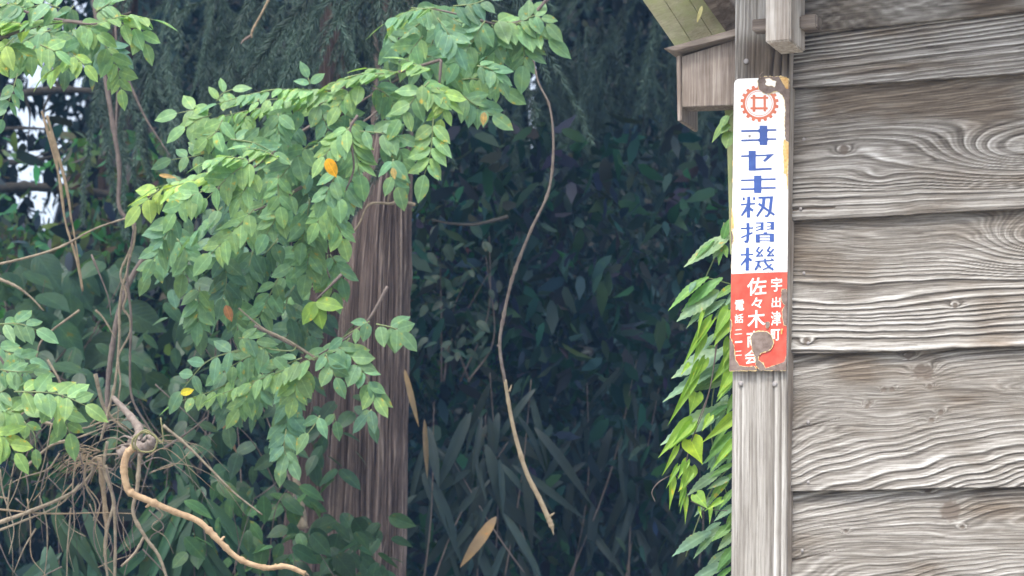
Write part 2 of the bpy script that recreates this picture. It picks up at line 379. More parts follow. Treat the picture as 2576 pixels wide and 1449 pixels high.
def plank(k):
    yl0, yr0 = EDGES[k]; yl1, yr1 = EDGES[k + 1]
    # top edge tucked behind the board above
    ulb, zlb = L(1988, yl1, .02); urb, zrb = L(2576, yr1, .02)
    ult, zlt = L(1988, yl0, .004); urt, zrt = L(2576, yr0, .004)
    nu, nv = 330, (60 if k == 0 else 110 if k == 1 else 190)
    u = np.linspace(-.012, .80, nu); T = np.linspace(0, 1, nv)
    U, TT = np.meshgrid(u, T, indexing='ij')
    zb = zlb + (zrb - zlb) * (U - ulb) / (urb - ulb) + .0016 * vnoise(U * 9, U * 0 + k * 7.3, 9) + .0008 * vnoise(U * 40, U * 0 + k * 3.3, 4)
    zt = zlt + (zrt - zlt) * (U - ult) / (urt - ult) + .012
    H = float(np.mean(zt - zb))
    Z = zb + (zt - zb) * TT
    f, amp = field(k, U, TT, H)
    # finer rings in between
    p = f - np.floor(f)
    prof = np.where(p < .84, (1 - (p / .84)) ** .7, (p - .84) / .16)       # ridge just above a steep underside
    p2 = f * 3 + .6 * vnoise(U * 10, TT * 20, k + 50); p2 = p2 - np.floor(p2)
    fine = 1 - np.abs(p2 * 2 - 1)
    h = amp * prof * .0037 + (.25 + .5 * (1 - amp)) * fine * .0006
    ring = np.clip(.04 + .96 * prof ** 1.1 * amp + .46 * (1 - amp) - .16 * (np.abs(vnoise(U * 5, TT * 160, k + 90)) < .10) + .30 * (fine - .5) + .09 * vnoise(U * 12, TT * 90, k + 70) + .10 * vnoise(U * 22, TT * 220, k + 71), 0, 1)
    knot = np.zeros_like(U)
    for (ku, kt, kr) in knots_of(k):
        rr = np.sqrt((U - ku) ** 2 + ((TT - kt) * H) ** 2) / (kr * 1.15) * (1 + .25 * vnoise(U * 200, TT * 60, 3))
        knot = np.maximum(knot, np.clip((1.5 - rr) * 1.6, 0, .85)); h = h - .0016 * np.exp(-(rr * .8) ** 2)
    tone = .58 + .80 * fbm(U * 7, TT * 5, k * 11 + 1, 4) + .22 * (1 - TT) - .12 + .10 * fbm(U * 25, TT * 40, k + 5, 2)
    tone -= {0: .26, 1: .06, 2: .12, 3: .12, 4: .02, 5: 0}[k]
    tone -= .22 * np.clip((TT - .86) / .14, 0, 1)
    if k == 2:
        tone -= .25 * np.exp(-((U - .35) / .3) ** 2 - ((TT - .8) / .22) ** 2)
        cr = (np.abs(Z - (zb + .075 * (zt - zb) + .02 * U)) < .0022) & (U < .10); knot = np.where(cr & (U > -.02), .9, knot)
        h = np.where(cr, h - .003, h)
    if k in (4, 5):      # check running into the nail from the end of the board
        c0 = .455 if k == 4 else .50
        cr = np.abs((TT - c0) * H - (U - .05) * .22) < .0014 * np.clip(1.6 - U / .07, 0, 1.5); knot = np.where(cr, .95, knot); h = np.where(cr, h - .0025, h)
    out = .004 + (.020 - .004) * (1 - TT) + h
    V = np.stack([U, -out, Z], -1).reshape(-1, 3)
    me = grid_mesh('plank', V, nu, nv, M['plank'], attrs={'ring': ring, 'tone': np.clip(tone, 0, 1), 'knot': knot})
    bm = bmesh.new(); bm.from_mesh(me)          # back up the bottom edge so the board has its thickness
    bm.verts.ensure_lookup_table()
    bot = [bm.verts[i * nv] for i in range(nu)]
    back = [bm.verts.new((v.co.x, -.0015, v.co.z + .0005)) for v in bot]
    lays = {n_: bm.verts.layers.float.get(n_) for n_ in ('ring', 'tone', 'knot')}
    for v, b_ in zip(bot, back):
        b_[lays['ring']] = .25; b_[lays['tone']] = .3; b_[lays['knot']] = .0
    for i in range(nu - 1):
        fc = bm.faces.new((bot[i], back[i], back[i + 1], bot[i + 1])); fc.smooth = False
    bmesh.ops.recalc_face_normals(bm, faces=list(bm.faces))
    bm.to_mesh(me); bm.free()
    if sum(p_.normal.y for p_ in me.polygons[:400]) > 0: me.flip_normals()
    return link('plank', me, wall)
for k in range(6): plank(k)
back = link('backing_frame', box_mesh('backing_frame', (-.01, .004, -2.0), (.85, .05, .9), M['hood'], 0), wall)
# the wall goes on down to the ground below the picture
zlow = L(1988, 1578, .02)[1]
link('plank', box_mesh('lower_plank', (-.012, -.018, zlow - .29), (.80, -.001, zlow - .012), M['hoodtop']), wall)
link('plank', box_mesh('foot_plank', (-.012, -.018, -W0.z), (.80, -.001, zlow - .30), M['hoodtop']), wall)

def nail(px, py, out, parent, r=.0042, mat=None):
    bm = bmesh.new(); bmesh.ops.create_uvsphere(bm, u_segments=10, v_segments=6, radius=r)
    for v in bm.verts: v.co.y *= .35
    me = bpy.data.meshes.new('nail'); bm.to_mesh(me); bm.free()
    me.polygons.foreach_set('use_smooth', [True] * len(me.polygons))
    o = link('nail', me, parent, mat or M['nail']); o.location = LV(px, py, out); return o
for (a, b_, out) in ((2033, 185, .014), (2022, 350, .013), (2014, 525, .022), (2022, 687, .014), (2033, 863, .022), (2033, 1062, .015), (2033, 1213, .022), (2018, 1385, .015)):
    nail(a, b_, out, wall, .0036)

# eave roof above the wall (just above the picture): shades the top boards
zt_ = L(1988, -330, 0)[1]
eave = empty('eave_roof', W0 + WR * .3 + UP * zt_, 'weathered eave of the timber building, running above the clapboard wall', 'roof', rz=YAW)
link('soffit_board', box_mesh('soffit_board', (-.45, -.42, .04), (.9, .1, .065), M['hoodtop']), eave)
link('fascia_board', box_mesh('fascia_board', (-.45, -.445, -.03), (.9, -.423, .09), M['hoodtop']), eave)

# ------------------------------------------------------------------ corner post
PO = .050                                     # the post stands 5 cm proud
post = empty('corner_post', W0, 'pale weathered square corner post carrying the enamel sign, left of the clapboard wall', 'post', rz=YAW)
def post_mesh():
    ul = L(1845, 400, PO)[0]; ur = L(1981, 1000, PO)[0]
    nu, nv = 120, 420
    zb, zt = -W0.z, L(1900, -300, PO)[1]
    zlo = L(1900, 1500, PO)[1]
    u = np.linspace(0, 1, nu); z = np.concatenate([[zb], np.linspace(zlo, zt, nv - 1)])
    U, Z = np.meshgrid(u, z, indexing='ij')
    drift = .03 * np.sin(Z * 4.2 + 1) + .02 * vnoise(Z * 5, Z * 0, 8)
    f = 9 * (U + drift) + 2.2 * np.exp(-((U - .42 + .04 * np.sin(Z * 5)) / .2) ** 2) + .5 * vnoise(U * 3, Z * 3, 2)
    p = f - np.floor(f); prof = np.where(p < .75, (1 - p / .75) ** .8, (p - .75) / .25)
    amp = np.where(U > .60, 1.0, .28 + .25 * vnoise(U * 2, Z * 2, 4)); amp = np.clip(amp, .1, 1)
    h = prof * amp * .0030
    ring = np.clip(.30 + .55 * prof * amp + .35 * (1 - amp) + .14 * vnoise(U * 40, Z * 12, 3), 0, 1)
    tone = .78 + .45 * fbm(U * 2.5, Z * 4, 21, 3) - .25 * np.exp(-((U - .42 - .05 * np.sin(Z * 7)) / .12) ** 2) + .05
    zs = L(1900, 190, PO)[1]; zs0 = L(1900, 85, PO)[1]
    stain_shade = np.exp(-((Z - (zs + .035)) / .05) ** 4) * np.clip(U * 2.2 + .35, 0, 1); tone -= .75 * stain_shade; ring = np.clip(ring - .30 * stain_shade, 0, 1)                                    # stain and cast shadow of the beam end, both put into the colour
    edge = np.minimum(U, 1 - U) * .118; rnd_ = -.003 * np.clip(1 - edge / .003, 0, 1) ** 2
    V = np.stack([ul + (ur - ul) * U, -(PO + h - .003 + rnd_), Z], -1).reshape(-1, 3)
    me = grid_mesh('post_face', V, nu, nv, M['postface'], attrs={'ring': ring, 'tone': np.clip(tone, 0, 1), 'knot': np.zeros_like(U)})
    if sum(p_.normal.y for p_ in me.polygons[:400]) > 0: me.flip_normals()
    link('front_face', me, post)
    link('post_core', box_mesh('post_core', (ul + .001, -(PO - .0045), zb), (ur - .001, .07, zt), M['post'], .001), post)
    return ul, ur, zt
UL, UR, ZT = post_mesh()
for (a, b_) in ((1877, 154), (1863, 965), (1949, 966)): nail(a, b_, PO + .001, post, .0058)

# beam end with its peg, above the sign
beam = empty('beam_end', W0 + WR * L(1956, 60, .16)[0] + WN * .16 + UP * L(1956, 107, .16)[1], 'square bleached beam end jutting from the post above the sign', 'beam', rz=YAW)
def rel(o, lo, hi):    # wall-local box -> local to an object in the same orientation
    q = Matrix.Rotation(-YAW, 3, 'Z') @ (o.location - W0)
    return tuple(a - b for a, b in zip(lo, q)), tuple(a - b for a, b in zip(hi, q))
bo = .155
a0, z0 = L(1925, 107, bo); a1, _ = L(1988, 107, bo)
lo, hi = rel(beam, (a0, -bo, z0), (a1, -.052, z0 + .36))
link('beam', box_mesh('beam', lo, hi, M['block'], .003), beam)
peg = empty('wooden_peg', W0 + WR * L(1990, 66, .09)[0] + WN * .09 + UP * L(1990, 66, .09)[1], 'short grey wooden peg pushed crosswise behind the beam end', 'peg', rz=YAW)
pu0, pz0 = L(1899, 84, .075); pu1, pz1 = L(2062, 44, .075)
lo, hi = rel(peg, (pu0, -.095, pz0), (a0 - .0005, -.062, pz0 + .025)); link('peg_tail', box_mesh('peg_tail', lo, hi, M['hoodtop'], .002), peg)
pz2 = L(2040, 76, .075)[1]
lo, hi = rel(peg, (a1 + .0005, -.095, pz2), (pu1, -.058, pz2 + .029)); link('peg_head', box_mesh('peg_head', lo, hi, M['hoodtop'], .003), peg)

# ------------------------------------------------------------------ slanted box hood left of the post
hood = empty('box_hood', W0 + WR * L(1780, 270, 0)[0] + UP * L(1780, 270, 0)[1], 'small weathered board box with a slanting cover, left of the post top', 'hood', rz=YAW)
def hoodlocal(v): return v - Matrix.Rotation(-YAW, 3, 'Z') @ (hood.location - W0)
def prism(name, pts, out0, out1, mat, parent, conv, bevel=.0015):
    """polygon of pixels on the plane out0, extruded back to out1"""
    bm = bmesh.new()
    f = [bm.verts.new(conv(LV(x, y, out0))) for x, y in pts]
    b_ = [bm.verts.new(v.co + Vector((0, out0 - out1, 0))) for v in f]
    bm.faces.new(f); bm.faces.new(b_[::-1]); n = len(f)
    for i in range(n): bm.faces.new((f[i], b_[i], b_[(i + 1) % n], f[(i + 1) % n]))
    bmesh.ops.recalc_face_normals(bm, faces=list(bm.faces))
    if bevel: bmesh.ops.bevel(bm, geom=list(bm.edges), offset=bevel, segments=2, affect='EDGES')
    me = bpy.data.meshes.new(name); bm.to_mesh(me); bm.free(); me.materials.append(mat)
    return link(name, me, parent)
prism('front_panel', [(1714, 142), (1714, 270), (1900, 262), (1900, 84)], .0, -.045, M['hood'], hood, hoodlocal)
prism('side_board', [(1701, 141), (1711.5, 139), (1714, 303), (1704, 305)], .008, -.10, M['hood'], hood, hoodlocal)
prism('cover_board', [(1668, 122), (1700, 128), (1900, 78), (1900, 58)], .022, -.10, M['hoodtop'], hood, hoodlocal)

# ------------------------------------------------------------------ algae green eave boards behind the hood
lean = empty('lean_to_eave', W0 + WR * L(1740, 40, -.2)[0] - WN * .2 + UP * L(1740, 40, -.2)[1], 'underside of a greenish algae-stained eave rising above the box hood', 'eave', rz=YAW)
def leanlocal(v): return v - Matrix.Rotation(-YAW, 3, 'Z') @ (lean.location - W0)
def slanted(name, pts, outs, th, mat, parent, conv):
    bm = bmesh.new()
    f = [bm.verts.new(conv(LV(x, y, o_))) for (x, y), o_ in zip(pts, outs)]
    nrm = (f[1].co - f[0].co).cross(f[2].co - f[0].co).normalized()
    if nrm.y < 0: nrm = -nrm
    b_ = [bm.verts.new(v.co + nrm * th) for v in f]; n = len(f)
    bm.faces.new(f); bm.faces.new(b_[::-1])
    for i in range(n): bm.faces.new((f[i], b_[i], b_[(i + 1) % n], f[(i + 1) % n]))
    bmesh.ops.recalc_face_normals(bm, faces=list(bm.faces))
    bmesh.ops.bevel(bm, geom=list(bm.edges), offset=.001, segments=1, affect='EDGES')
    me = bpy.data.meshes.new(name); bm.to_mesh(me); bm.free(); me.materials.append(mat)
    return link(name, me, parent)
slanted('eave_board', [(1540, -110), (1704, 126), (1752, 126), (1600, -110)], [.16, -.12, -.14, .14], .014, M['eave'], lean, leanlocal)
slanted('eave_board', [(1601.5, -110), (1753.5, 126), (1812, 120), (1662, -110)], [.14, -.14, -.165, .115], .014, M['eave'], lean, leanlocal)
slanted('eave_board', [(1663.5, -110), (1813.5, 120), (1880, 110), (1730, -110)], [.115, -.165, -.19, .09], .014, M['eave'], lean, leanlocal)
slanted('rafter', [(1690, -110), (1835, 92), (1880, 92), (1880, 60), (1750, -110)], [.14, -.10, -.12, -.11, .12], .04, M['hoodtop'], lean, leanlocal)

# narrow batten behind the sign
bat = empty('rear_batten', W0 + WR * L(1832, 500, -.05)[0] - WN * .05, 'thin pale green algae-covered batten peeping out left of the sign', 'batten', rz=YAW)
def batlocal(v): return v - Matrix.Rotation(-YAW, 3, 'Z') @ (bat.location - W0)
prism('batten_strip', [(1822, 272), (1828, 340), (1836, 640), (1870, 640), (1870, 272)], -.052, -.075, M['rear'], bat, batlocal)

# ------------------------------------------------------------------ the enamel sign
SO = PO + .0045
def sgn(x, y): return LV(x, y, SO)
sc = sgn(1912, 560)
sign = empty('enamel_sign', W0 + Matrix.Rotation(YAW, 3, 'Z') @ sc, 'tall narrow white and red enamel advertising sign with Japanese lettering and rusty edges', 'sign', rz=YAW)
SG = dict(x0=(1845.5, 1835.5), x1=(1986, 1979), y0=(196, 190), y1=(929, 926))
SC = [(1846, 198), (1987, 194), (1979.5, 926), (1835.5, 932)]      # corners TL TR BR BL in the photograph
c4 = [sgn(*c) - sc for c in SC]
def SB(s, t):     # bilinear on the plate
    a = c4[0].lerp(c4[1], s); b_ = c4[3].lerp(c4[2], s); return a.lerp(b_, t)
BULGE = .0035
def curve_out(v):
    """plate is slightly convex: offset by position across the width"""
    s = (v.x - c4[3].x) / (c4[1].x - c4[3].x); s = min(1, max(0, s))
    return BULGE * (1 - (2 * s - 1) ** 2)
def rounded_rect(rad=.012, n=6, inset=0.0):
    W_ = (c4[1] - c4[0]).length; H_ = (c4[3] - c4[0]).length
    pts = []
    for cx, cy, a0_ in ((rad, rad, 180), (W_ - rad, rad, 270), (W_ - rad, H_ - rad, 0), (rad, H_ - rad, 90)):
        for k in range(n + 1):
            an = R(a0_ + 90 * k / n)
            pts.append(((cx + (rad - inset) * math.cos(an)) / W_, (cy + (rad - inset) * math.sin(an)) / H_))
    return pts
def sign_layer(name, pts, off, mat, parent, sub=.006, thick=0.0):
    """a thin layer on the plate: polygon in plate-local (x,z), cut into strips so that it follows the bulge"""
    me2 = []
    bm = bmesh.new()
    vs = [bm.verts.new((p.x, 0, p.z)) for p in pts]
    tris = tessellate_polygon([[Vector((p.x, p.z, 0)) for p in pts]])
    for t in tris:
        try: bm.faces.new([vs[i] for i in t])
        except ValueError: pass
    xs = [p.x for p in pts]; x = math.floor(min(xs) / sub) * sub
    while x < max(xs):
        bmesh.ops.bisect_plane(bm, geom=list(bm.verts) + list(bm.edges) + list(bm.faces), plane_co=(x, 0, 0), plane_no=(1, 0, 0)); x += sub
    for v in bm.verts: v.co.y = -(curve_out(v.co) + off)
    bmesh.ops.recalc_face_normals(bm, faces=list(bm.faces))
    if bm.faces and sum(f.normal.y for f in bm.faces) > 0: bmesh.ops.reverse_faces(bm, faces=list(bm.faces))
    if thick:
        r = bmesh.ops.extrude_face_region(bm, geom=list(bm.faces))
        for g in r['geom']:
            if isinstance(g, bmesh.types.BMVert): g.co.y -= 0
        for v in bm.verts:
            pass
        ext = set(g for g in r['geom'] if isinstance(g, bmesh.types.BMVert))
        for v in bm.verts:
            if v not in ext: v.co.y += thick
        bmesh.ops.recalc_face_normals(bm, faces=list(bm.faces))
    me = bpy.data.meshes.new(name); bm.to_mesh(me); bm.free(); me.materials.append(mat)
    return me
def px_poly(pts): return [sgn(x, y) - sc for x, y in pts]
plate_pts = [SB(s, t) for s, t in rounded_rect()]
link('rusty_edge', sign_layer('rusty_edge', plate_pts, 0, M['rust'], sign, thick=.0016), sign)
plate = link('enamel_face', sign_layer('enamel_face', [SB(s, t) for s, t in rounded_rect(inset=.0012)], .0003, M['plate'], sign), sign)
seam = .6735
red_pts = [SB(.008, seam), SB(.992, seam)] + [SB(s, t) for s, t in rounded_rect(inset=.0013)[14:21]] + [SB(s, t) for s, t in rounded_rect(inset=.0013)[21:28]]
link('red_field', sign_layer('red_field', red_pts, .0006, M['red'], sign), sign)

def C4(X, Y): return (1811.2 + X * .2084, 181.1 + Y * .2084)
def C5(X, Y): return (1811.2 + X * .16666, 456.1 + Y * .16666)
def C6(X, Y): return (1811.2 + X * .18979, 677.5 + Y * .18979)
def stroke_poly(pts, wd):
    """polyline with width -> list of quads"""
    out = []
    for (x0, y0), (x1, y1) in zip(pts, pts[1:]):
        dx, dy = x1 - x0, y1 - y0; l_ = math.hypot(dx, dy) or 1; nx, ny = -dy / l_ * wd / 2, dx / l_ * wd / 2
        ex, ey = dx / l_ * wd * .25, dy / l_ * wd * .25
        out.append([(x0 + nx - ex, y0 + ny - ey), (x1 + nx + ex, y1 + ny + ey), (x1 - nx + ex, y1 - ny + ey), (x0 - nx - ex, y0 - ny - ey)])
    return out
def glyph(name, polys, conv, mat, off=.0009):
    bm = bmesh.new(); k = 0
    for p in polys:
        me = sign_layer('tmp', px_poly([conv(*q) for q in p]), off + k * .00006, mat, sign); k += 1
        bm.from_mesh(me); bpy.data.meshes.remove(me)
    me = bpy.data.meshes.new(name); bm.to_mesh(me); bm.free(); me.materials.append(mat)
    return link(name, me, sign)
def rect(x0, y0, x1, y1, sk=0): return [(x0, y0), (x1, y0 - sk), (x1, y1 - sk), (x0, y1)]
# emblem: a toothed ring, a fine ring, and a crossed-bar mark
def ring_polys(cx, cy, r0, r1, n=36, sy=1.0):
    return [[(cx + r0 * math.cos(a), cy + sy * r0 * math.sin(a)), (cx + r1 * math.cos(a), cy + sy * r1 * math.sin(a)), (cx + r1 * math.cos(b_), cy + sy * r1 * math.sin(b_)), (cx + r0 * math.cos(b_), cy + sy * r0 * math.sin(b_))]
            for a, b_ in ((2 * math.pi * k / n, 2 * math.pi * (k + 1) / n) for k in range(n))]
def flat_glyph(name, polys, conv, mat, off):
    bm = bmesh.new()
    for p in polys:
        me = sign_layer('tmp', px_poly([conv(*q) for q in p]), off, mat, sign); bm.from_mesh(me); bpy.data.meshes.remove(me)
    me = bpy.data.meshes.new(name); bm.to_mesh(me); bm.free(); me.materials.append(mat); return link(name, me, sign)
cx, cy = 482, 385
teeth = []
for k in range(18):
    a = 2 * math.pi * (k + .5) / 18; ca, sa = math.cos(a), math.sin(a)
    teeth.append([(cx + r_ * ca - q * sa, cy + (r_ * sa + q * ca) * .96) for r_, q in ((201, -22), (232, -17), (232, 17), (201, 22))])
flat_glyph('gear_emblem', ring_polys(cx, cy, 172, 202, 36, .96) + teeth, C4, M['orange'], .0009)
flat_glyph('emblem_ring', ring_polys(cx, cy, 151, 158, 36, .96), C4, M['orange'], .0009)
glyph('emblem_mark', [rect(400, 280, 435, 486), rect(533, 285, 563, 482), rect(376, 305, 590, 330), rect(374, 431, 585, 457)], C4, M['orange'])
B = M['blue']
glyph('character', [rect(486, 653, 579, 887), rect(262, 706, 490, 729, 3), rect(575, 696, 686, 716, 2), rect(262, 820, 490, 841, 4), rect(575, 806, 686, 826, 2),
                    [(470, 700), (490, 690), (490, 745), (470, 728)], [(470, 815), (490, 805), (490, 855), (470, 838)], [(575, 690), (592, 698), (592, 716), (575, 735)], [(575, 798), (592, 808), (592, 826), (575, 840)]], C4, B)
glyph('character', [rect(352, 955, 440, 1196), rect(260, 1010, 356, 1031, 2), rect(436, 1004, 590, 1023, 3), [(560, 1001), (664, 992), (552, 1091), (524, 1080), (572, 1028)], [(436, 1168), (632, 1160), (632, 1184), (436, 1194)]], C4, B)
glyph('character', [rect(418, 1254, 509, 1466), rect(258, 1302, 424, 1322, 3), rect(504, 1290, 679, 1312, 4), rect(258, 1408, 424, 1430, 2), rect(504, 1395, 679, 1416, 4)], C4, B)
glyph('character', [rect(348, 247, 383, 292), rect(508, 244, 543, 289), [(320, 345), (542, 331), (542, 355), (320, 369)], [(420, 235), (467, 235), (472, 345), (464, 410), (466, 553), (410, 553), (414, 430), (403, 380), (416, 330)],
                    [(406, 376), (320, 518), (342, 531), (414, 450)], [(462, 395), (521, 433), (502, 468), (460, 440)],
                    [(590, 238), (812, 230), (809, 262), (590, 270)], [(765, 240), (812, 232), (786, 470), (732, 546), (690, 548), (685, 518), (715, 515), (742, 462)],
                    [(652, 250), (700, 255), (684, 398), (575, 551), (554, 528), (636, 400)], [(604, 328), (840, 500), (820, 526), (582, 356)]], C5, B)
glyph('character', [[(405, 632), (455, 632), (458, 760), (448, 890), (430, 935), (380, 932), (370, 906), (402, 892), (410, 760)], [(318, 706), (515, 697), (515, 720), (318, 729)], [(324, 842), (498, 768), (508, 792), (328, 866)],
                    [(550, 625), (670, 622), (670, 645), (550, 643)], rect(626, 640, 668, 742), [(550, 695), (630, 672), (630, 690), (552, 708)], [(550, 744), (630, 712), (630, 732), (553, 760)],
                    [(718, 617), (828, 614), (828, 637), (718, 636)], rect(776, 632, 826, 736), [(716, 686), (780, 668), (780, 682), (718, 698)], [(716, 732), (780, 708), (780, 724), (718, 744)],
                    rect(548, 805, 612, 930), rect(762, 795, 826, 917), [(548, 812), (612, 800), (762, 792), (826, 797), (826, 815), (548, 818)], rect(670, 773, 722, 800), rect(610, 850, 766, 861), rect(610, 895, 766, 908)], C5, B)
poly = [[(398, 1003), (450, 1003), (447, 1352), (392, 1355)], [(315, 1103), (510, 1095), (510, 1118), (315, 1126)], [(396, 1156), (314, 1264), (320, 1284), (402, 1212)], [(444, 1146), (497, 1190), (478, 1219), (444, 1196)]]
for dx, dy in ((0, 0), (164, -6)):
    for pl, wd in (([(600, 1000), (562, 1056), (604, 1082)], 26), ([(652, 1036), (568, 1136)], 26), ([(556, 1136), (662, 1130)], 18), ([(636, 1106), (656, 1136)], 20)):
        poly += stroke_poly([(x + dx, y + dy) for x, y in pl], wd)
for pl, wd in (([(548, 1216), (824, 1194)], 20), ([(690, 1178), (694, 1232), (745, 1296), (806, 1336)], 30), ([(788, 1254), (732, 1308), (660, 1338)], 20), ([(790, 1172), (802, 1190)], 20),
               ([(600, 1216), (580, 1285), (545, 1338)], 32), ([(592, 1268), (630, 1306)], 24), ([(798, 1310), (816, 1338)], 18)):
    poly += stroke_poly(pl, wd)
glyph('character', poly, C5, B)

def text_char(ch, X, Y, h, wd=None, bold=.012, shear=0):
    """one lettering character, centred at crop point (X, Y), h crop pixels high"""
    cu = bpy.data.curves.new('character', 'FONT'); cu.body = ch; cu.size = 1; cu.offset = bold; cu.resolution_u = 3; cu.align_x = 'LEFT'; cu.shear = shear
    t = bpy.data.objects.new('tmp_text', cu); COL.objects.link(t)
    bpy.context.view_layer.update()
    dg = bpy.context.evaluated_depsgraph_get(); me = bpy.data.meshes.new_from_object(t.evaluated_get(dg))
    bpy.data.objects.remove(t)
    if not len(me.vertices): return
    xs = [v.co.x for v in me.vertices]; ys = [v.co.y for v in me.vertices]
    cx_, cy_ = (min(xs) + max(xs)) / 2, (min(ys) + max(ys)) / 2; hh = max(ys) - min(ys); ww = max(xs) - min(xs)
    pc = sgn(*C6(X, Y)) - sc; m1 = sgn(*C6(X, Y + h / 2)) - sc; m0 = sgn(*C6(X, Y - h / 2)) - sc
    k = (m0.z - m1.z) / max(hh, .3) if wd is None else None
    if wd is None: kx = kz = k
    else:
        a_ = sgn(*C6(X + wd / 2, Y)) - sc; b2 = sgn(*C6(X - wd / 2, Y)) - sc
        kx = (a_.x - b2.x) / ww; kz = (m0.z - m1.z) / hh
    for v in me.vertices:
        x = pc.x + (v.co.x - cx_) * kx; z = pc.z + (v.co.y - cy_) * kz - (v.co.x - cx_) * kx * -.03
        v.co = (x, 0, z); v.co.y = -(curve_out(v.co) + .0010)
    me.materials.clear(); me.materials.append(M['whitelet']); me.update()
    if me.polygons and sum(p.normal.y for p in me.polygons) > 0: me.flip_normals()
    return link('character', me, sign)
for ch, X, Y, h, wd in (('佐', 496, 230, 232, 255), ('々', 496, 450, 146, 145), ('木', 490, 662, 235, 235), ('商', 462, 925, 215, 200), ('会', 430, 1162, 190, 190)):
    text_char(ch, X, Y, h, wd, .012)
for ch, X, Y, h, wd in (('宇', 757, 205, 182, 140), ('出', 752, 440, 138, 118), ('津', 748, 655, 190, 130), ('町', 742, 872, 150, 120)):
    text_char(ch, X, Y, h, wd, .010)
for ch, X, Y, h, wd in (('電', 266, 480, 142, 125), ('話', 258, 655, 122, 118), ('二', 250, 832, 66, 100), ('一', 252, 965, 22, 98), ('二', 250, 1115, 62, 92)):
    text_char(ch, X, Y, h, wd, .008)

def ragged(pts, amp, seed, step=.0025, grow=0.0):
    """subdivide and jitter an outline in plate-local space"""
    rnd = random.Random(seed); out = []
    c = sum(pts, Vector()) / len(pts)
    n = len(pts)
    area = sum(pts[i].x * pts[(i + 1) % n].z - pts[(i + 1) % n].x * pts[i].z for i in range(n))
    sg = 1 if area > 0 else -1
    for i in range(n):
        a, b_ = pts[i], pts[(i + 1) % n]; m_ = max(1, int((b_ - a).length / step))
        d = (b_ - a).normalized(); nr = Vector((d.z, 0, -d.x)) * sg
        for k in range(m_):
            p = a.lerp(b_, k / m_)
            q = noise.noise(Vector((p.x * 260, p.z * 260, seed))) * amp + noise.noise(Vector((p.x * 900, p.z * 900, seed))) * amp * .5
            p = p + nr * (q + grow)
            p.x = max(c4[3].x + .0002 + (p.z - c4[3].z) / (c4[0].z - c4[3].z) * (c4[0].x - c4[3].x), min(c4[2].x - .0004 + (p.z - c4[2].z) / (c4[1].z - c4[2].z) * (c4[1].x - c4[2].x), p.x))
            out.append(p)
    return out
seed = 0; OFF = [.0016]
def patch(name, pts, conv, mat, amp=.0015, halo=.0016, off=None):
    global seed; seed += 1
    base = px_poly([conv(*p) for p in pts]); OFF[0] += .00012; off = off if off is not None else OFF[0]
    if halo:
        link('yellowed_chip_edge', sign_layer('yellowed_chip_edge', ragged(base, amp * 1.3, seed + 40, grow=halo), off, M['halo'], sign), sign)
    link(name, sign_layer(name, ragged(base, amp, seed), off + .0003, mat, sign), sign)
patch('rust_patch', [(466, 110), (500, 72), (560, 62), (700, 62), (800, 68), (835, 100), (842, 230), (842, 850), (800, 850), (790, 700), (788, 600), (795, 480), (790, 360), (770, 300), (740, 262), (690, 235), (655, 245), (600, 272), (540, 262), (482, 215)], C4, M['rust'], .0022, .0012)
patch('paint_remnant', [(556, 92), (610, 84), (640, 110), (686, 122), (668, 190), (640, 170), (600, 176), (556, 152), (575, 125)], C4, M['plate'], .0012, .001, OFF[0] + .0006)
patch('rust_streak', [(728, 70), (828, 76), (832, 205), (805, 210), (770, 150)], C4, M['rustor'], .0012, 0, OFF[0] + .0007)
patch('rust_streak', [(775, 820), (835, 860), (828, 1100), (812, 1230), (775, 1225), (782, 1120), (768, 960)], C4, M['rustor'], .0018, .001)
patch('rust_streak', [(806, 1230), (826, 1230), (822, 1420), (812, 1420)], C4, M['rustor'], .0008, 0)
patch('rust_streak', [(134, 1040), (158, 1090), (150, 1150), (131, 1150)], C4, M['rustor'], .001, .0008)
patch('rust_streak', [(131, 1260), (156, 1300), (150, 1340), (130, 1345)], C4, M['rustor'], .001, .0008)
patch('rust_streak', [(152, 330), (180, 420), (205, 560), (212, 700), (165, 730), (150, 560)], C5, M['rustor'], .0014, .0016)
patch('rust_patch', [(150, 720), (188, 760), (212, 860), (176, 965), (146, 965)], C5, M['rust'], .0012, .0018)
patch('rust_streak', [(140, 1000), (165, 1060), (160, 1180), (170, 1300), (150, 1400), (138, 1400)], C5, M['rustor'], .0010, .0006)
patch('rust_patch', [(826, 272), (888, 262), (905, 420), (900, 750), (855, 742), (838, 640), (832, 560), (872, 480), (838, 450), (818, 380)], C6, M['rust'], .0012, .0008)
patch('rust_patch', [(614, 706), (660, 698), (676, 730), (650, 790), (620, 780)], C6, M['rust'], .0010, .0004)
patch('rust_patch', [(424, 900), (455, 850), (520, 830), (640, 836), (690, 880), (722, 980), (690, 1060), (640, 1090), (560, 1112), (522, 1160), (520, 1210), (580, 1250), (615, 1310), (530, 1320), (488, 1280), (480, 1160), (440, 1080)], C6, M['rust'], .0012, .0010)
patch('rust_patch', [(118, 650), (165, 690), (150, 830), (140, 900), (190, 1010), (212, 1200), (270, 1285), (360, 1300), (470, 1290), (500, 1345), (120, 1350)], C6, M['rust'], .0012, .0010)
patch('rust_patch', [(530, 1290), (620, 1318), (760, 1270), (860, 1230), (905, 1100), (905, 1345), (530, 1345)], C6, M['rust'], .0012, .0006)
patch('rust_streak', [(816, 800), (846, 790), (830, 870), (815, 860)], C6, M['rustor'], .001, 0)
nail(*C4(357, 772), SO + .0045, post, .0030)
nail(*C6(566, 1062), SO + .0055, post, .0026, M['rust'])
nail(*C6(505, 1236), SO + .0040, post, .0032, M['rust'])
nail(*C4(480, 95), SO + .0045, post, .0034, M['rust'])
